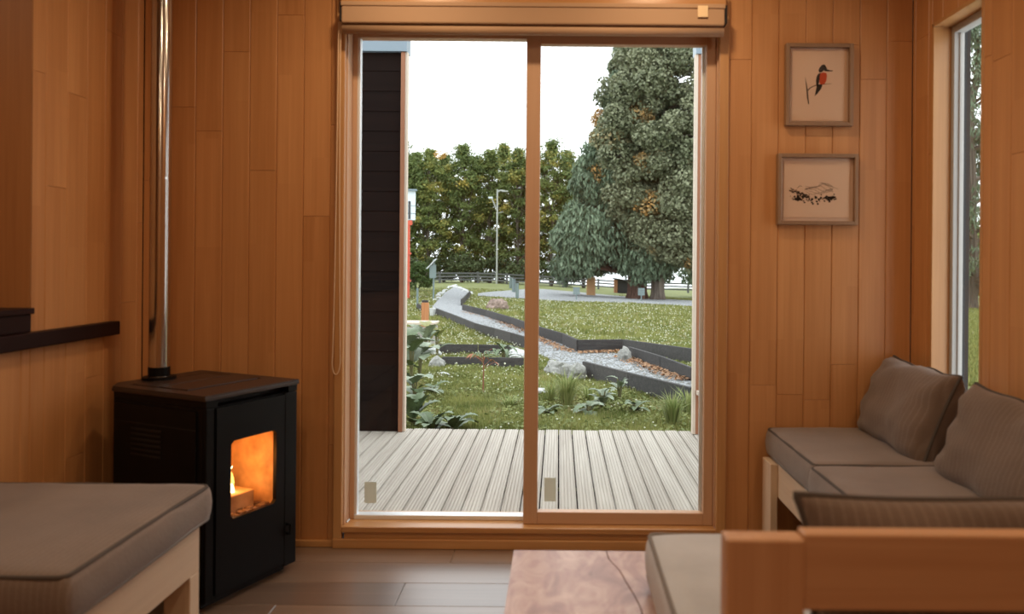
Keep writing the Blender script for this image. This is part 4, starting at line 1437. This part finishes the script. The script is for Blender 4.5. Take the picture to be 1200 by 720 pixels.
leafy('rhubarb_plant', 512, 418, 6, .38, .09, 'small yellow green plant right of the planter', [BY, BL], 9, (.3, 1.2), (.1, .4), droop=.4)
leafy('low_weed', 706, 478, 12, .26, .06, 'grey green thistle like weed in the rough lawn', [BP], 10, (.2, 1.1), (.02, .2), group='weeds in the rough lawn')
leafy('low_weed', 690, 486, 10, .22, .06, 'low spreading weed left of the thistle like one', [BP, BL], 11, (.1, .9), group='weeds in the rough lawn')
leafy('low_weed', 726, 470, 9, .22, .05, 'small upright weed against the sleeper edging', [BP], 12, (.4, 1.3), (.02, .3), group='weeds in the rough lawn')
leafy('low_weed', 745, 484, 9, .20, .05, 'small dark weed right of the thistle like one', [BL], 13, (.2, 1.0), group='weeds in the rough lawn')
leafy('low_weed', 640, 488, 8, .2, .05, 'small leafy weed close to the door stile', [BL], 14, (.2, .9), group='weeds in the rough lawn')

# red leaved sapling
p = G(566, 462)
sp = thing('sapling', p, 'thin red leaved sapling with drooping upper leaves in the grass', 'plant')
hh = CAM_H - ray(566, 414)[1] * p.y - p.z
b = MB(); b.tube([p, p + Vector((.005, 0, hh * .5)), p + Vector((0, 0, hh))], [.011, .009, .006], 6)
tips = []
sr = random.Random(4)
for i in range(9):
    a = i * .7 + .2; z = hh * (.62 + .4 * i / 9)
    q = p + Vector((math.cos(a) * .14, math.sin(a) * .14, z + .08)); tips.append((p + Vector((0, 0, z)), q, a))
    b.tube([p + Vector((0, 0, z)), q], [.005, .003], 4)
b.build('stem', M['red_twig'], sp)
for i, (s0, q, a) in enumerate(tips):
    for j in range(3):
        l = MB(); d = Vector((math.cos(a + (j - 1) * .7), math.sin(a + (j - 1) * .7), .15))
        big_leaf(l, q, d, sr.uniform(.07, .12), .015, sr, .7, 3)
        l.build('leaf', M['red_leaf'] if i < 6 else M['big_leaf'], sp)
leafy('fern', 590, 427, 13, .55, .05, 'dark spiky fern arching over the farther terrace board', [BL], 19, (.25, .9), (.05, .3), group=None, droop=.55)

# ================================================================== STOVE
FX, FY = -1.199, 2.584
ang = math.radians(65.3)
st = thing('pellet_stove', (FX, FY, 0), 'black pellet stove with a lit window standing in the corner', 'stove', rz=ang, local=True)
st.scale = (.965, .975, 1.0)
st.location = (FX + .008 * math.cos(ang), FY + .008 * math.sin(ang), 0)
W_, D_, H_ = .436, .525, .735
BM = M['black_metal']
body = MB()
body.box(0, .08, .0, .27, .03, .69).box(.348, W_, .0, .27, .03, .69)
body.box(.08, .348, .0, .27, .03, .262).box(.08, .348, .0, .27, .588, .69)
body.prism([(0, .27), (W_, .27), (W_, D_), (.06, D_), (0, D_ - .06)], .03, .69)
bo = body.build('body', BM, st)
plinth = MB().prism([(.02, .03), (W_ - .02, .03), (W_ - .02, D_ - .03), (.07, D_ - .03), (.02, D_ - .08)], 0, .031)
plinth.build('plinth', M['stove_dark'], st)
# side panels a touch proud, with louvres
sp_ = MB().box(-.006, 0, .03, D_ - .07, .045, .68).build('side_panel', BM, st, bevel=.002)
for i in range(6):
    MB().box(-.009, -.0055, .20, .36, .50 + i * .018, .508 + i * .018).build('louvre', M['stove_dark'], sp_)
MB().box(-.0075, -.0055, .03, D_ - .07, .612, .616).build('panel_seam', M['stove_dark'], sp_)
MB().box(W_, W_ + .006, .03, D_ - .04, .045, .68).build('side_panel', BM, st, bevel=.002)
# corner posts
MB().box(0, .036, -.014, 0, .03, .69).build('corner_post', BM, st, bevel=.003)
MB().box(.373, W_, -.014, 0, .03, .69).build('corner_post', BM, st, bevel=.003)
# hood: two cheeks with a shadowed slot between them
MB().box(0, .05, -.014, .05, .692, .716).box(.39, W_, -.014, .05, .692, .716).box(.05, .39, .035, .05, .692, .716).prism([(0, .05), (W_, .05), (W_, D_), (.06, D_), (0, D_ - .06)], .692, .716).build('hood', BM, st)
MB().box(.05, .39, .033, .035, .692, .716).build('air_slot', M['stove_dark'], st)
# top
TP = [(-.008, -.018), (W_ + .008, -.018), (W_ + .008, D_ + .004), (.058, D_ + .004), (-.008, D_ - .06)]
top = MB().prism(TP, .716, .729).build('top_plate', M['stove_top'], st, bevel=.002)
b = MB()
b.box(-.006, W_ + .006, -.016, .13, .729, .7345)
b.box(-.006, .045, .13, .44, .729, .7345).box(.392, W_ + .006, .13, .44, .729, .7345)
b.prism([(-.006, .44), (W_ + .006, .44), (W_ + .006, D_), (.058, D_), (-.006, D_ - .062)], .729, .7345)
b.build('top_rim', M['stove_top'], top)
MB().box(.055, .382, .142, .29, .729, .7365).build('lid', M['stove_top'], top, bevel=.001)
MB().box(.055, .382, .302, .43, .729, .7355).build('lid', M['stove_top'], top, bevel=.001)
# door with window
wx0, wx1, wz0, wz1 = .107, .324, .288, .561
d = MB()
d.box(.042, wx0, -.018, -.001, .045, .686).box(wx1, .367, -.018, -.001, .045, .686)
d.box(wx0, wx1, -.018, -.001, .045, wz0).box(wx0, wx1, -.018, -.001, wz1, .686)
door = d.build('door', BM, st)
MB().box(wx0 - .004, wx1 + .004, -.010, -.006, wz0 - .004, wz1 + .004).build('window_pane', M['fire_glass'], door)
# corner fillets of the window opening
b = MB()
for cx, cz, sx_, sz_ in ((wx0, wz0, 1, 1), (wx1, wz0, -1, 1), (wx0, wz1, 1, -1), (wx1, wz1, -1, -1)):
    v = [(cx, -.0175, cz), (cx + sx_ * .012, -.0175, cz), (cx, -.0175, cz + sz_ * .012)]
    v += [(q[0], -.002, q[2]) for q in v]
    MB().add(v, [(0, 1, 2), (5, 4, 3), (0, 3, 4, 1), (1, 4, 5, 2), (2, 5, 3, 0)]).build('window_corner', BM, door)
MB().tube([(.385, -.014, .155), (.385, -.034, .155), (.385, -.034, .19), (.385, -.014, .19)], .006, 6).build('latch', BM, st)
# firebox
fb = MB()
fb.box(.08, .348, .262, .27, .262, .588).box(.079, .086, .0, .262, .262, .588).box(.342, .349, .0, .262, .262, .588).box(.086, .342, .0, .262, .258, .268).box(.086, .342, .0, .262, .58, .59)
fb.build('firebox', M['firebrick'], st)
b = MB().box(.20, .215, .18, .262, .268, .58).box(.135, .30, .07, .20, .268, .335)
b.build('burn_pot', M['firebrick'], st, bevel=.004)
b = MB()
ar = random.Random(8)
for i in range(26):
    x_, y_ = ar.uniform(.13, .33), ar.uniform(.03, .11); s = ar.uniform(.006, .014)
    b.box(x_ - s, x_ + s, y_ - s, y_ + s, .268, .268 + s)
b.build('ash', M['ash'], st)


def flame(cx, cy, z0, h, w, mat, seed):
    """A tongue of fire: a twisted tapering lobe."""
    r = random.Random(seed); b = MB(); pts = []; rad = []
    for i in range(9):
        t = i / 8
        pts.append((cx + .010 * math.sin(t * 4 + seed), cy + .008 * math.cos(t * 5 + seed), z0 + h * t))
        rad.append(max(.0006, w * min(1, .55 + t * 2.2) * (1 - t) ** .85))
    b.tube(pts, rad, 10)
    return b.build('flame', mat, st, smooth=True)


flame(.222, .125, .335, .140, .017, M['flame'], 1)
flame(.210, .135, .335, .075, .011, M['flame'], 2)
flame(.230, .118, .335, .095, .014, M['flame_core'], 3)
ld = bpy.data.lights.new('fire_glow', 'POINT')
ld.energy = 1.15; ld.color = (1.0, 0.33, 0.055); ld.shadow_soft_size = .03
lo = bpy.data.objects.new('fire_glow', ld); COL.objects.link(lo); lo.parent = st; lo.location = (.215, .075, .44)
# flue
fx, fy = .19, .465
MB().tube([(fx, fy, .730), (fx, fy, .745)], .062, 20).build('flue_collar', BM, st, smooth=False)
fl = MB().tube([(fx, fy, .735), (fx, fy, ZC)], .0385, 24, caps=False).build('flue_pipe', M['chrome'], st, smooth=True)
MB().tube([(fx, fy, .748), (fx, fy, .782)], .0405, 24).build('flue_band', M['black_metal'], fl, smooth=False)
MB().tube([(fx, fy, 1.500), (fx, fy, 1.508)], .0396, 24).build('flue_joint', M['chrome'], fl, smooth=False)

# ================================================================== COUNTER
ct = MB().box(XL - .42, XL + .030, YB, 2.985, .901, .953).build('worktop', M['counter'], None, base=(XL, 1.0, .901), bevel=.004)
# the end of the worktop beside the wall is only as deep as the wall allows
tag(ct, 'dark wooden counter top on the pine half wall', 'counter')
me = ct.data
bm = bmesh.new(); bm.from_mesh(me); bmesh.ops.delete(bm, geom=bm.verts[:], context='VERTS')
me2 = MB().prism([(XL - .42, YB + .002), (XL + .030, YB + .002), (XL + .038, 2.985), (XL + .001, 2.985), (XL + .001, YP - .002), (XL - .42, YP - .002)], .901, .953)
vs = [bm.verts.new((q[0] - XL, q[1] - 1.0, q[2] - .901)) for q in me2.v]
bm.verts.ensure_lookup_table()
for f in me2.f: bm.faces.new([vs[i] for i in f])
bmesh.ops.recalc_face_normals(bm, faces=bm.faces[:])
bm.to_mesh(me); bm.free()
rs = thing('raised_shelf', (XL - .15, 2.0, .953), 'dark raised ledge standing on the counter top', 'shelf')
add_box('body', M['counter'], rs, XL - .36, XL + .012, 1.2, YP - .012, .9535, 1.012, .003)
add_box('lid', M['counter'], rs, XL - .36, XL + .02, 1.2, YP - .006, 1.012, 1.032, .003)


# ================================================================== CUSHIONS AND BENCHES
def rounded_box(b, x0, x1, y0, y1, z0, z1, r, puff=.0, n=18, wr=.004, seed=0, corner=1.0):
    c = Vector(((x0 + x1) / 2, (y0 + y1) / 2, (z0 + z1) / 2)); h = Vector(((x1 - x0) / 2, (y1 - y0) / 2, (z1 - z0) / 2))
    def par(m):
        t = [i / m * 2 - 1 for i in range(m + 1)]
        return [math.copysign(abs(q) ** .6, q) if q else 0 for q in t]
    vid = {}
    def V(p):
        P = Vector((p[0] * h.x, p[1] * h.y, p[2] * h.z))
        inn = Vector([max(-(hh - r), min(hh - r, q)) for hh, q in zip(h, P)])
        d = P - inn
        if d.length > 1e-9: P = inn + d.normalized() * r
        u, v, w = P.x / h.x, P.y / h.y, P.z / h.z
        P.z += puff * (1 - abs(u) ** 2.5) * (1 - abs(v) ** 2.5) * (1 if w > 0 else -.0) * max(0, w)
        bul = (1 - w * w) * .010
        if abs(u) > .9: P.x += math.copysign(bul, u)
        if abs(v) > .9: P.y += math.copysign(bul, v)
        q = noise.noise(Vector((P.x * 7 + seed, P.y * 7, P.z * 7))) * wr + noise.noise(Vector((P.x * 22 + seed, P.y * 22, P.z * 9))) * wr * .5
        nn = Vector((u ** 5, v ** 5, w)).normalized() if (abs(u) + abs(v) + abs(w)) > 0 else Vector((0, 0, 1))
        P += nn * q
        key = (round(p[0], 5), round(p[1], 5), round(p[2], 5))
        if key not in vid:
            vid[key] = len(b.v); b.v.append(tuple(c + P))
        return vid[key]
    A = par(n); Zp = par(6)
    def face(fn, S, T, flip):
        for i in range(len(S) - 1):
            for j in range(len(T) - 1):
                q = [V(fn(S[i], T[j])), V(fn(S[i + 1], T[j])), V(fn(S[i + 1], T[j + 1])), V(fn(S[i], T[j + 1]))]
                b.f.append(tuple(q if not flip else q[::-1]))
    face(lambda s, t: (s, t, 1), A, A, False); face(lambda s, t: (s, t, -1), A, A, True)
    face(lambda s, t: (s, -1, t), A, Zp, False); face(lambda s, t: (s, 1, t), A, Zp, True)
    face(lambda s, t: (1, s, t), A, Zp, False); face(lambda s, t: (-1, s, t), A, Zp, True)


def loop_pts(x0, x1, y0, y1, z, r, n=5, wob=0.003, seed=0):
    P = []
    for cx, cy, a0 in ((x1 - r, y1 - r, 0), (x0 + r, y1 - r, 90), (x0 + r, y0 + r, 180), (x1 - r, y0 + r, 270)):
        for i in range(n + 1):
            a = math.radians(a0 + 90 * i / n)
            P.append(Vector((cx + math.cos(a) * r, cy + math.sin(a) * r, z)))
    out = []
    for i, p in enumerate(P):
        q = P[(i + 1) % len(P)]
        m = max(1, int((q - p).length / .05))
        for j in range(m):
            w = p.lerp(q, j / m); w.z += noise.noise(w * 6 + Vector((seed, 0, 0))) * wob
            out.append(w)
    return out


def seat_cushion(name, x0, x1, y0, y1, z0, z1, mat, label, group, seed, puff=.007, pm=None):
    t = thing(name, ((x0 + x1) / 2, (y0 + y1) / 2, z0), label, 'cushion', group)
    b = MB(); rounded_box(b, x0, x1, y0, y1, z0, z1, .017, puff, seed=seed)
    b.build('cover', mat, t, smooth=True)
    i = .003
    MB().tube(loop_pts(x0 + i, x1 - i, y0 + i, y1 - i, z1 - .008, .02, seed=seed), .0055, 6, closed=True).build('piping', pm or M['piping'], t, smooth=True)
    MB().tube(loop_pts(x0 + .001, x1 - .001, y0 + .001, y1 - .001, z0 + .010, .018, seed=seed + 5, wob=.005), .0060, 6, closed=True).build('piping', M['piping_light'], t, smooth=True)
    return t


def back_cushion(name, centre, W2, H2, T, rot, mat, label, group, seed):
    """Soft back cushion: W2, H2 half sizes in its own plane (local X, Z), T its thickness (local Y)."""
    t = thing(name, centre, label, 'cushion', group, local=True)
    t.rotation_euler = rot
    b = MB(); n = 26; m = 18
    def S(u, v, s):
        cu = 1 - .055 * (1 - abs(v) ** 2.2) * abs(u) ** 4
        cv = 1 - .075 * (1 - abs(u) ** 2.2) * abs(v) ** 4
        th = T * (max(0, 1 - abs(u) ** 3.6) ** .42) * (max(0, 1 - abs(v) ** 3.6) ** .42)
        # corner ears stay thin, the ends crease where the filling stops
        e = max(0, abs(u) - .62) / .38
        crease = -.008 * math.sin(v * 9 + seed) * e * (1 - e) * 4 * (1 - v * v)
        w = noise.noise(Vector((u * 2.2 + seed, v * 2.2, s))) * .012 + noise.noise(Vector((u * 7 + seed, v * 4, s * 3))) * .005
        y = s * (th * .5 + (w + crease) * min(1, th / (.5 * T)))
        return (u * W2 * cu, y, v * H2 * cv + .012 * noise.noise(Vector((u * 2 + seed, 0, 4))))
    g = lambda q: math.copysign(1 - (1 - abs(q)) ** 1.5, q)
    U = [g(i / n * 2 - 1) for i in range(n + 1)]; Vv = [g(i / m * 2 - 1) for i in range(m + 1)]
    for s in (-1, 1):
        k = len(b.v)
        for v in Vv:
            for u in U: b.v.append(S(u, v, s))
        for j in range(m):
            for i in range(n):
                q = (k + j * (n + 1) + i, k + j * (n + 1) + i + 1, k + (j + 1) * (n + 1) + i + 1, k + (j + 1) * (n + 1) + i)
                b.f.append(q if s < 0 else q[::-1])
    b.build('cover', mat, t, smooth=True)
    rim = [S(u, 1, 0) for u in U] + [S(1, v, 0) for v in reversed(Vv[1:-1])] + [S(u, -1, 0) for u in reversed(U)] + [S(-1, v, 0) for v in Vv[1:-1]]
    MB().tube(rim, .0065, 6, closed=True).build('piping', M['piping'], t, smooth=True)
    return t


# left ottoman bench -------------------------------------------------------
ob = thing('bench', (-1.4, 1.98, 0), 'raw pine bench frame under the taupe cushion in front of the stove', 'bench', 'raw pine benches')
ox0, ox1, oy0, oy1 = -1.725, -1.069, 1.665, 2.300
add_box('rail', M['bench_y'], ob, ox1 - .03, ox1, oy0, oy1, .265, .402, .003)
add_box('rail', M['bench_y'], ob, ox0, ox0 + .03, oy0, oy1, .265, .402, .003)
add_box('rail', M['bench_x'], ob, ox0 + .03, ox1 - .03, oy1 - .03, oy1, .265, .402, .003)
add_box('rail', M['bench_x'], ob, ox0 + .03, ox1 - .03, oy0, oy0 + .03, .265, .402, .003)
for xa, ya in ((ox1 - .078, oy1 - .058), (ox1 - .078, oy0), (ox0, oy1 - .058), (ox0, oy0)):
    add_box('leg', M['bench_z'], ob, xa, xa + .078, ya, ya + .058, 0, .265, .003)
for i in range(5):
    ya = oy0 + .05 + i * .115
    add_box('slat', M['bench_x'], ob, ox0 + .03, ox1 - .03, ya, ya + .08, .382, .400)
seat_cushion('seat_cushion', -1.735, -1.048, 1.640, 2.322, .405, .520, M['fab_seat_x'], 'taupe box cushion with piping on the bench in front of the stove', 'taupe seat cushions', 3)

# sofa along the right wall ---------------------------------------------------
sb = thing('sofa', (1.16, 2.6, 0), 'raw pine sofa frame along the wall under the narrow window', 'sofa')
add_box('leg', M['bench_z'], sb, .843, .872, 3.035, 3.155, 0, .402, .003)
add_box('leg', M['bench_z'], sb, .843, .872, 1.965, 2.03, 0, .275, .003)
add_box('leg', M['bench_z'], sb, 1.40, 1.46, 3.10, 3.165, 0, .38, .003)
add_box('leg', M['bench_z'], sb, 1.40, 1.46, 1.965, 2.03, 0, .38, .003)
add_box('rail', M['bench_y'], sb, .872, .902, 1.965, 3.155, .272, .402, .003)
add_box('rail', M['bench_x'], sb, .902, 1.40, 3.125, 3.155, .272, .38, .003)
for i in range(9):
    ya = 1.98 + i * .13
    add_box('slat', M['bench_x'], sb, .902, 1.462, ya, ya + .09, .382, .400)
seat_cushion('seat_cushion', .868, 1.462, 2.596, 3.185, .405, .520, M['fab_seat_y'], 'taupe sofa cushion against the door wall, the farther of two', 'taupe seat cushions', 11)
seat_cushion('seat_cushion', .852, 1.462, 1.955, 2.590, .405, .520, M['fab_seat_y'], 'taupe sofa cushion nearer the raised back board, second of two', 'taupe seat cushions', 17)
back_cushion('back_cushion', (1.325, 2.915, .655), .285, .172, .19, (math.radians(-22), 0, math.radians(-92)), M['fab_pillow'], 'brown pinstripe back cushion in the corner by the door wall', 'brown pinstripe back cushions', 1)
back_cushion('back_cushion', (1.33, 2.245, .640), .290, .168, .170, (math.radians(-20), math.radians(2), math.radians(-88)), M['fab_pillow'], 'brown pinstripe back cushion right below the narrow window', 'brown pinstripe back cushions', 5)

# near bench with raised back board ---------------------------------------------
nbh = thing('bench', (.85, 1.55, 0), 'orange pine bench whose raised back board stands closest to the viewer', 'bench', 'raw pine benches')
add_box('back_post', M['rail_z'], nbh, .264, .386, 1.192, 1.236, 0, .769, .004)
add_box('back_rail', M['rail_x'], nbh, .386, 1.455, 1.200, 1.236, .656, .776, .004)
add_box('back_post', M['rail_z'], nbh, 1.36, 1.455, 1.236, 1.270, 0, .76, .004)
add_box('rail', M['bench_y'], nbh, .268, .298, 1.236, 1.92, .272, .402, .003)
add_box('rail', M['bench_x'], nbh, .298, .835, 1.89, 1.92, .272, .402, .003)
add_box('rail', M['bench_x'], nbh, .386, 1.36, 1.205, 1.236, .272, .402, .003)
add_box('leg', M['bench_z'], nbh, .298, .36, 1.83, 1.89, 0, .38, .003)
add_box('leg', M['bench_z'], nbh, 1.39, 1.45, 1.83, 1.89, 0, .38, .003)
for i in range(9):
    xa = .32 + i * .125
    add_box('slat', M['bench_y'], nbh, xa, xa + .09, 1.27, 1.88, .382, .400)
seat_cushion('seat_cushion', .229, 1.45, 1.242, 1.936, .405, .520, M['fab_light'], 'pale grey linen cushion beside the burl table', 'taupe seat cushions', 23, pm=M['piping_light'])
back_cushion('back_cushion', (.93, 1.318, .648), .515, .150, .135, (math.radians(8), 0, math.radians(180)), M['fab_pillow'], 'brown back cushion leaning on the raised back board', 'brown pinstripe back cushions', 9)

# coffee table ------------------------------------------------------------------
tb = thing('coffee_table', (.07, 1.7, 0), 'low table with a cracked pinkish burl top', 'table')
tz0, tz1 = .335, .385
cr = [(.140, 2.16), (.143, 2.10), (.168, 2.02), (.176, 1.96), (.190, 1.88), (.200, 1.80), (.196, 1.70), (.210, 1.6), (.205, 1.45), (.19, 1.25), (.2, 1.05), (.19, .9)]
left_poly = [(-.120, .9), (-.120, 2.16)] + [(x - .0016, y) for x, y in cr]
right_poly = [(.25, 2.16), (.25, .9)] + [(x + .0016, y) for x, y in reversed(cr)]
b = MB(); b.prism(list(reversed(left_poly)), tz0, tz1); b.prism(list(reversed(right_poly)), tz0, tz1)
tt = b.build('tabletop', M['slab'], tb)
MB().box(-.11, .24, .92, 2.14, tz0 - .02, tz0).build('underframe', M['counter'], tb)
for xa, ya in ((-.09, .95), (.16, .95), (-.09, 2.06), (.16, 2.06)):
    add_box('leg', M['counter'], tb, xa, xa + .05, ya, ya + .05, 0, tz0 - .02, .004)

# ================================================================== PICTURES
def picture(name, x0, x1, z0, z1, label, draw, mat_in):
    t = thing(name, ((x0 + x1) / 2, YW - .001, z0), label, 'picture', 'framed prints beside the door')
    yb, yf = YW - .001, YW - .030
    w = .016
    MB().box(x0, x0 + w, yf, yb, z0, z1).build('frame_side', M['frame_wood'], t, bevel=.002)
    MB().box(x1 - w, x1, yf, yb, z0, z1).build('frame_side', M['frame_wood'], t, bevel=.002)
    MB().box(x0 + w, x1 - w, yf, yb, z0, z0 + w).build('frame_side', M['frame_wood'], t, bevel=.002)
    MB().box(x0 + w, x1 - w, yf, yb, z1 - w, z1).build('frame_side', M['frame_wood'], t, bevel=.002)
    MB().box(x0 + w, x1 - w, YW - .010, YW - .004, z0 + w, z1 - w).build('mat', M['matboard'], t)
    pr_ = MB().box(x0 + w + mat_in, x1 - w - mat_in, YW - .012, YW - .009, z0 + w + mat_in, z1 - w - mat_in).build('print', M['paper'], t)
    draw(pr_, x0, x1, z0, z1)
    MB().box(x0 + w, x1 - w, YW - .0205, YW - .019, z0 + w, z1 - w).build('pane', M['fire_glass'], t)
    return t


YI = YW - .0125


def blot(b, pts, y=YI):
    """A flat inked shape printed on the paper."""
    k = len(b.v); n = len(pts)
    b.v += [(x, y, z) for x, z in pts]
    b.f.append(tuple(range(k, k + n)))


def stroke(b, pts, w, y=YI):
    for i in range(len(pts) - 1):
        (x0, z0), (x1, z1) = pts[i], pts[i + 1]
        w0 = w[i] if isinstance(w, list) else w; w1 = w[i + 1] if isinstance(w, list) else w
        L_ = math.hypot(x1 - x0, z1 - z0) or 1; nx_, nz_ = -(z1 - z0) / L_, (x1 - x0) / L_
        blot(b, [(x0 + nx_ * w0, z0 + nz_ * w0), (x1 + nx_ * w1, z1 + nz_ * w1), (x1 - nx_ * w1, z1 - nz_ * w1), (x0 - nx_ * w0, z0 - nz_ * w0)], y)


def bird(pr_, x0, x1, z0, z1):
    # unit square of the picture: u to the right, v up, measured on the photograph (480 x 570 zoomed pixels)
    def q(px, py): return (x0 + (px - 118) / 478 * (x1 - x0), z1 - (py - 62) / 585 * (z1 - z0))
    b = MB()   # branch
    stroke(b, [q(262, 300), q(270, 350), q(277, 400), q(280, 440), q(288, 490)], [.0006, .0022, .003, .0032, .002])
    stroke(b, [q(277, 395), q(300, 372), q(330, 358), q(370, 350), q(448, 342)], [.0022, .0018, .0016, .0014, .0006])
    b.build('branch_drawing', M['ink_dark'], pr_)
    b = MB()   # wing, tail, head, bill
    blot(b, [q(352, 275), q(372, 265), q(366, 300), q(360, 335), q(352, 365), q(340, 360), q(338, 320), q(344, 290)])
    blot(b, [q(346, 350), q(385, 345), q(378, 375), q(350, 415), q(330, 432), q(336, 400)])
    blot(b, [q(360, 262), q(355, 248), q(364, 228), q(378, 210), q(398, 206), q(410, 222), q(418, 242), q(412, 256), q(392, 250), q(378, 262)])
    blot(b, [q(412, 240), q(432, 246), q(458, 248), q(456, 254), q(425, 256), q(408, 254)])
    b.build('bird_drawing', M['ink'], pr_)
    b = MB()
    blot(b, [q(368, 272), q(390, 262), q(412, 268), q(416, 290), q(412, 320), q(400, 345), q(372, 350), q(362, 335), q(364, 300)], YI - .0002)
    b.build('breast_drawing', M['ink_red'], pr_)


def hills(pr_, x0, x1, z0, z1):
    def q(px, py): return (x0 + (px - 88) / 680 * (x1 - x0), z1 - (py - 82) / 585 * (z1 - z0))
    r = random.Random(12)
    b = MB()
    for i in range(7):
        ys_ = 345 + i * 9
        stroke(b, [q(330 + k * 26 + r.uniform(-5, 5), ys_ + 26 * math.sin(k * .7 + i) * (.6 if k < 5 else 1) + r.uniform(-5, 5)) for k in range(10)], .0007)
    stroke(b, [q(262, 365), q(285, 342), q(300, 352)], .0012)
    stroke(b, [q(450, 318), q(480, 322), q(520, 338), q(560, 352), q(612, 372)], [.0008, .0014, .0012, .001, .0005])
    b.build('distant_hills', M['ink_grey'], pr_)
    b = MB()
    for i in range(60):
        t = r.random(); cx = 200 + 170 * t; top = 362 + 60 * t
        cy = r.uniform(top, min(top + 34, 455))
        s = r.uniform(5, 12)
        blot(b, [q(cx - s, cy), q(cx - s * .3, cy - s * .8), q(cx + s, cy - s * .2), q(cx + s * .4, cy + s * .7)], YI - .0001)
    b.build('slope_drawing', M['ink_dark'], pr_)
    b = MB()
    for i in range(90):
        t = r.random(); cx = 200 + 390 * t
        cy = 440 + 18 * math.sin(t * 3.1) + r.gauss(0, 13)
        s = r.uniform(5, 14) * (.6 + .5 * math.sin(t * 9) ** 2)
        blot(b, [q(cx - s, cy + s * .3), q(cx - s * .4, cy - s * .9), q(cx + s * .5, cy - s * .7), q(cx + s, cy + s * .2), q(cx, cy + s * .8)], YI - .0002)
    b.build('forest_drawing', M['ink'], pr_)


picture('framed_print', .935, 1.215, 1.770, 2.112, 'upright framed print of a red breasted bird, the upper picture', bird, .006)
picture('framed_print', .904, 1.239, 1.359, 1.654, 'wider framed ink drawing of hills, the lower picture', hills, .014)

# ================================================================== ROLLER BLIND
bl = thing('roller_blind', (-.11, YW - .06, 2.12), 'beige roller blind rolled up above the sliding door', 'blind')
add_box('mount_board', M['trim_x'], bl, -.90, .675, YW - .075, YW - .027, 2.245, 2.30, .004)
add_box('cassette', M['blind'], bl, -.886, .661, YW - .115, YW - .027, 2.155, 2.240, .006)
add_box('cassette_lip', M['blind'], bl, -.888, .663, YW - .120, YW - .027, 2.222, 2.241, .004)
MB().tube([(-.886, YW - .085, 2.137), (.661, YW - .085, 2.137)], .020, 12).build('bottom_bar', M['blind'], bl, smooth=True)
add_box('end_cap', M['stove_dark'], bl, -.894, -.887, YW - .11, YW - .03, 2.165, 2.238)
add_box('end_cap', M['stove_dark'], bl, .664, .671, YW - .11, YW - .03, 2.165, 2.238)
add_box('clip', M['tag'], bl, .550, .592, YW - .124, YW - .119, 2.185, 2.232, .003)
cp = []
for i in range(26):
    t = i / 25; cp.append((-.900 - .004 * math.sin(t * 3), YW - .07 + .035 * t, 2.17 - t * 1.40))
for i in range(1, 9):
    a = math.pi * i / 8; cp.append((-.918 + .016 * math.cos(a), YW - .035, .77 - .048 * math.sin(a)))
for i in range(26):
    t = i / 25; cp.append((-.934 + .026 * t ** .7, YW - .035 - .035 * t, .77 + t * 1.40))
MB().tube(cp, .0024, 5).build('cord', M['cord'], bl)

# ================================================================== CEILING LAMPS
M['lamp_face'] = emit('lamp_face', (1.0, 0.72, 0.42), 9.0)
lamps = [(-.60, 2.62, .9), (.42, 2.62, .9), (-.72, 1.3, 1.0), (1.22, 1.2, 1.0), (-.95, -.6, 1.0), (.15, -1.3, 2.6), (-2.5, 1.6, .6)]
lb_ = ['recessed ceiling lamp near the door, left of centre', 'recessed ceiling lamp near the door, right of centre', 'recessed ceiling lamp above the bench by the stove', 'recessed ceiling lamp above the near bench', 'recessed ceiling lamp behind the viewer, counter side', 'recessed ceiling lamp behind the viewer, sofa side', 'recessed ceiling lamp over the kitchen counter']
for (x, y, k), lab in zip(lamps, lb_):
    t = thing('ceiling_lamp', (x, y, ZC), lab, 'lamp', 'recessed ceiling lamps')
    MB().tube([(x, y, ZC - .012), (x, y, ZC)], .075, 20).build('trim_ring', M['pvc'], t)
    MB().tube([(x, y, ZC - .016), (x, y, ZC - .0125)], .058, 20).build('diffuser', M['lamp_face'], t)
    l = bpy.data.lights.new('ceiling_lamp_light', 'AREA')
    l.shape = 'DISK'; l.size = .12; l.energy = LAMP_POWER * k; l.color = LAMP_COLOR
    lo = bpy.data.objects.new('ceiling_lamp_light', l); COL.objects.link(lo); lo.parent = t; lo.location = (0, 0, -.02)

t = thing('pendant_lamp', (-1.18, -1.0, 2.2), 'small amber glowing pendant lamp behind the viewer', 'lamp')
MB().tube([(-1.18, -1.0, 2.32), (-1.18, -1.0, ZC)], .004, 6).build('cord', M['stove_dark'], t)
MB().tube([(-1.18, -1.0, 2.30), (-1.18, -1.0, 2.325)], .02, 10).build('cap', M['chrome'], t)
MB().tube([(-1.18, -1.0, 2.20), (-1.18, -1.0, 2.215), (-1.18, -1.0, 2.25), (-1.18, -1.0, 2.285), (-1.18, -1.0, 2.30)], [.02, .055, .075, .05, .02], 16).build('shade', emit('amber_shade', (1.0, .36, .06), 8.0), t, smooth=True)
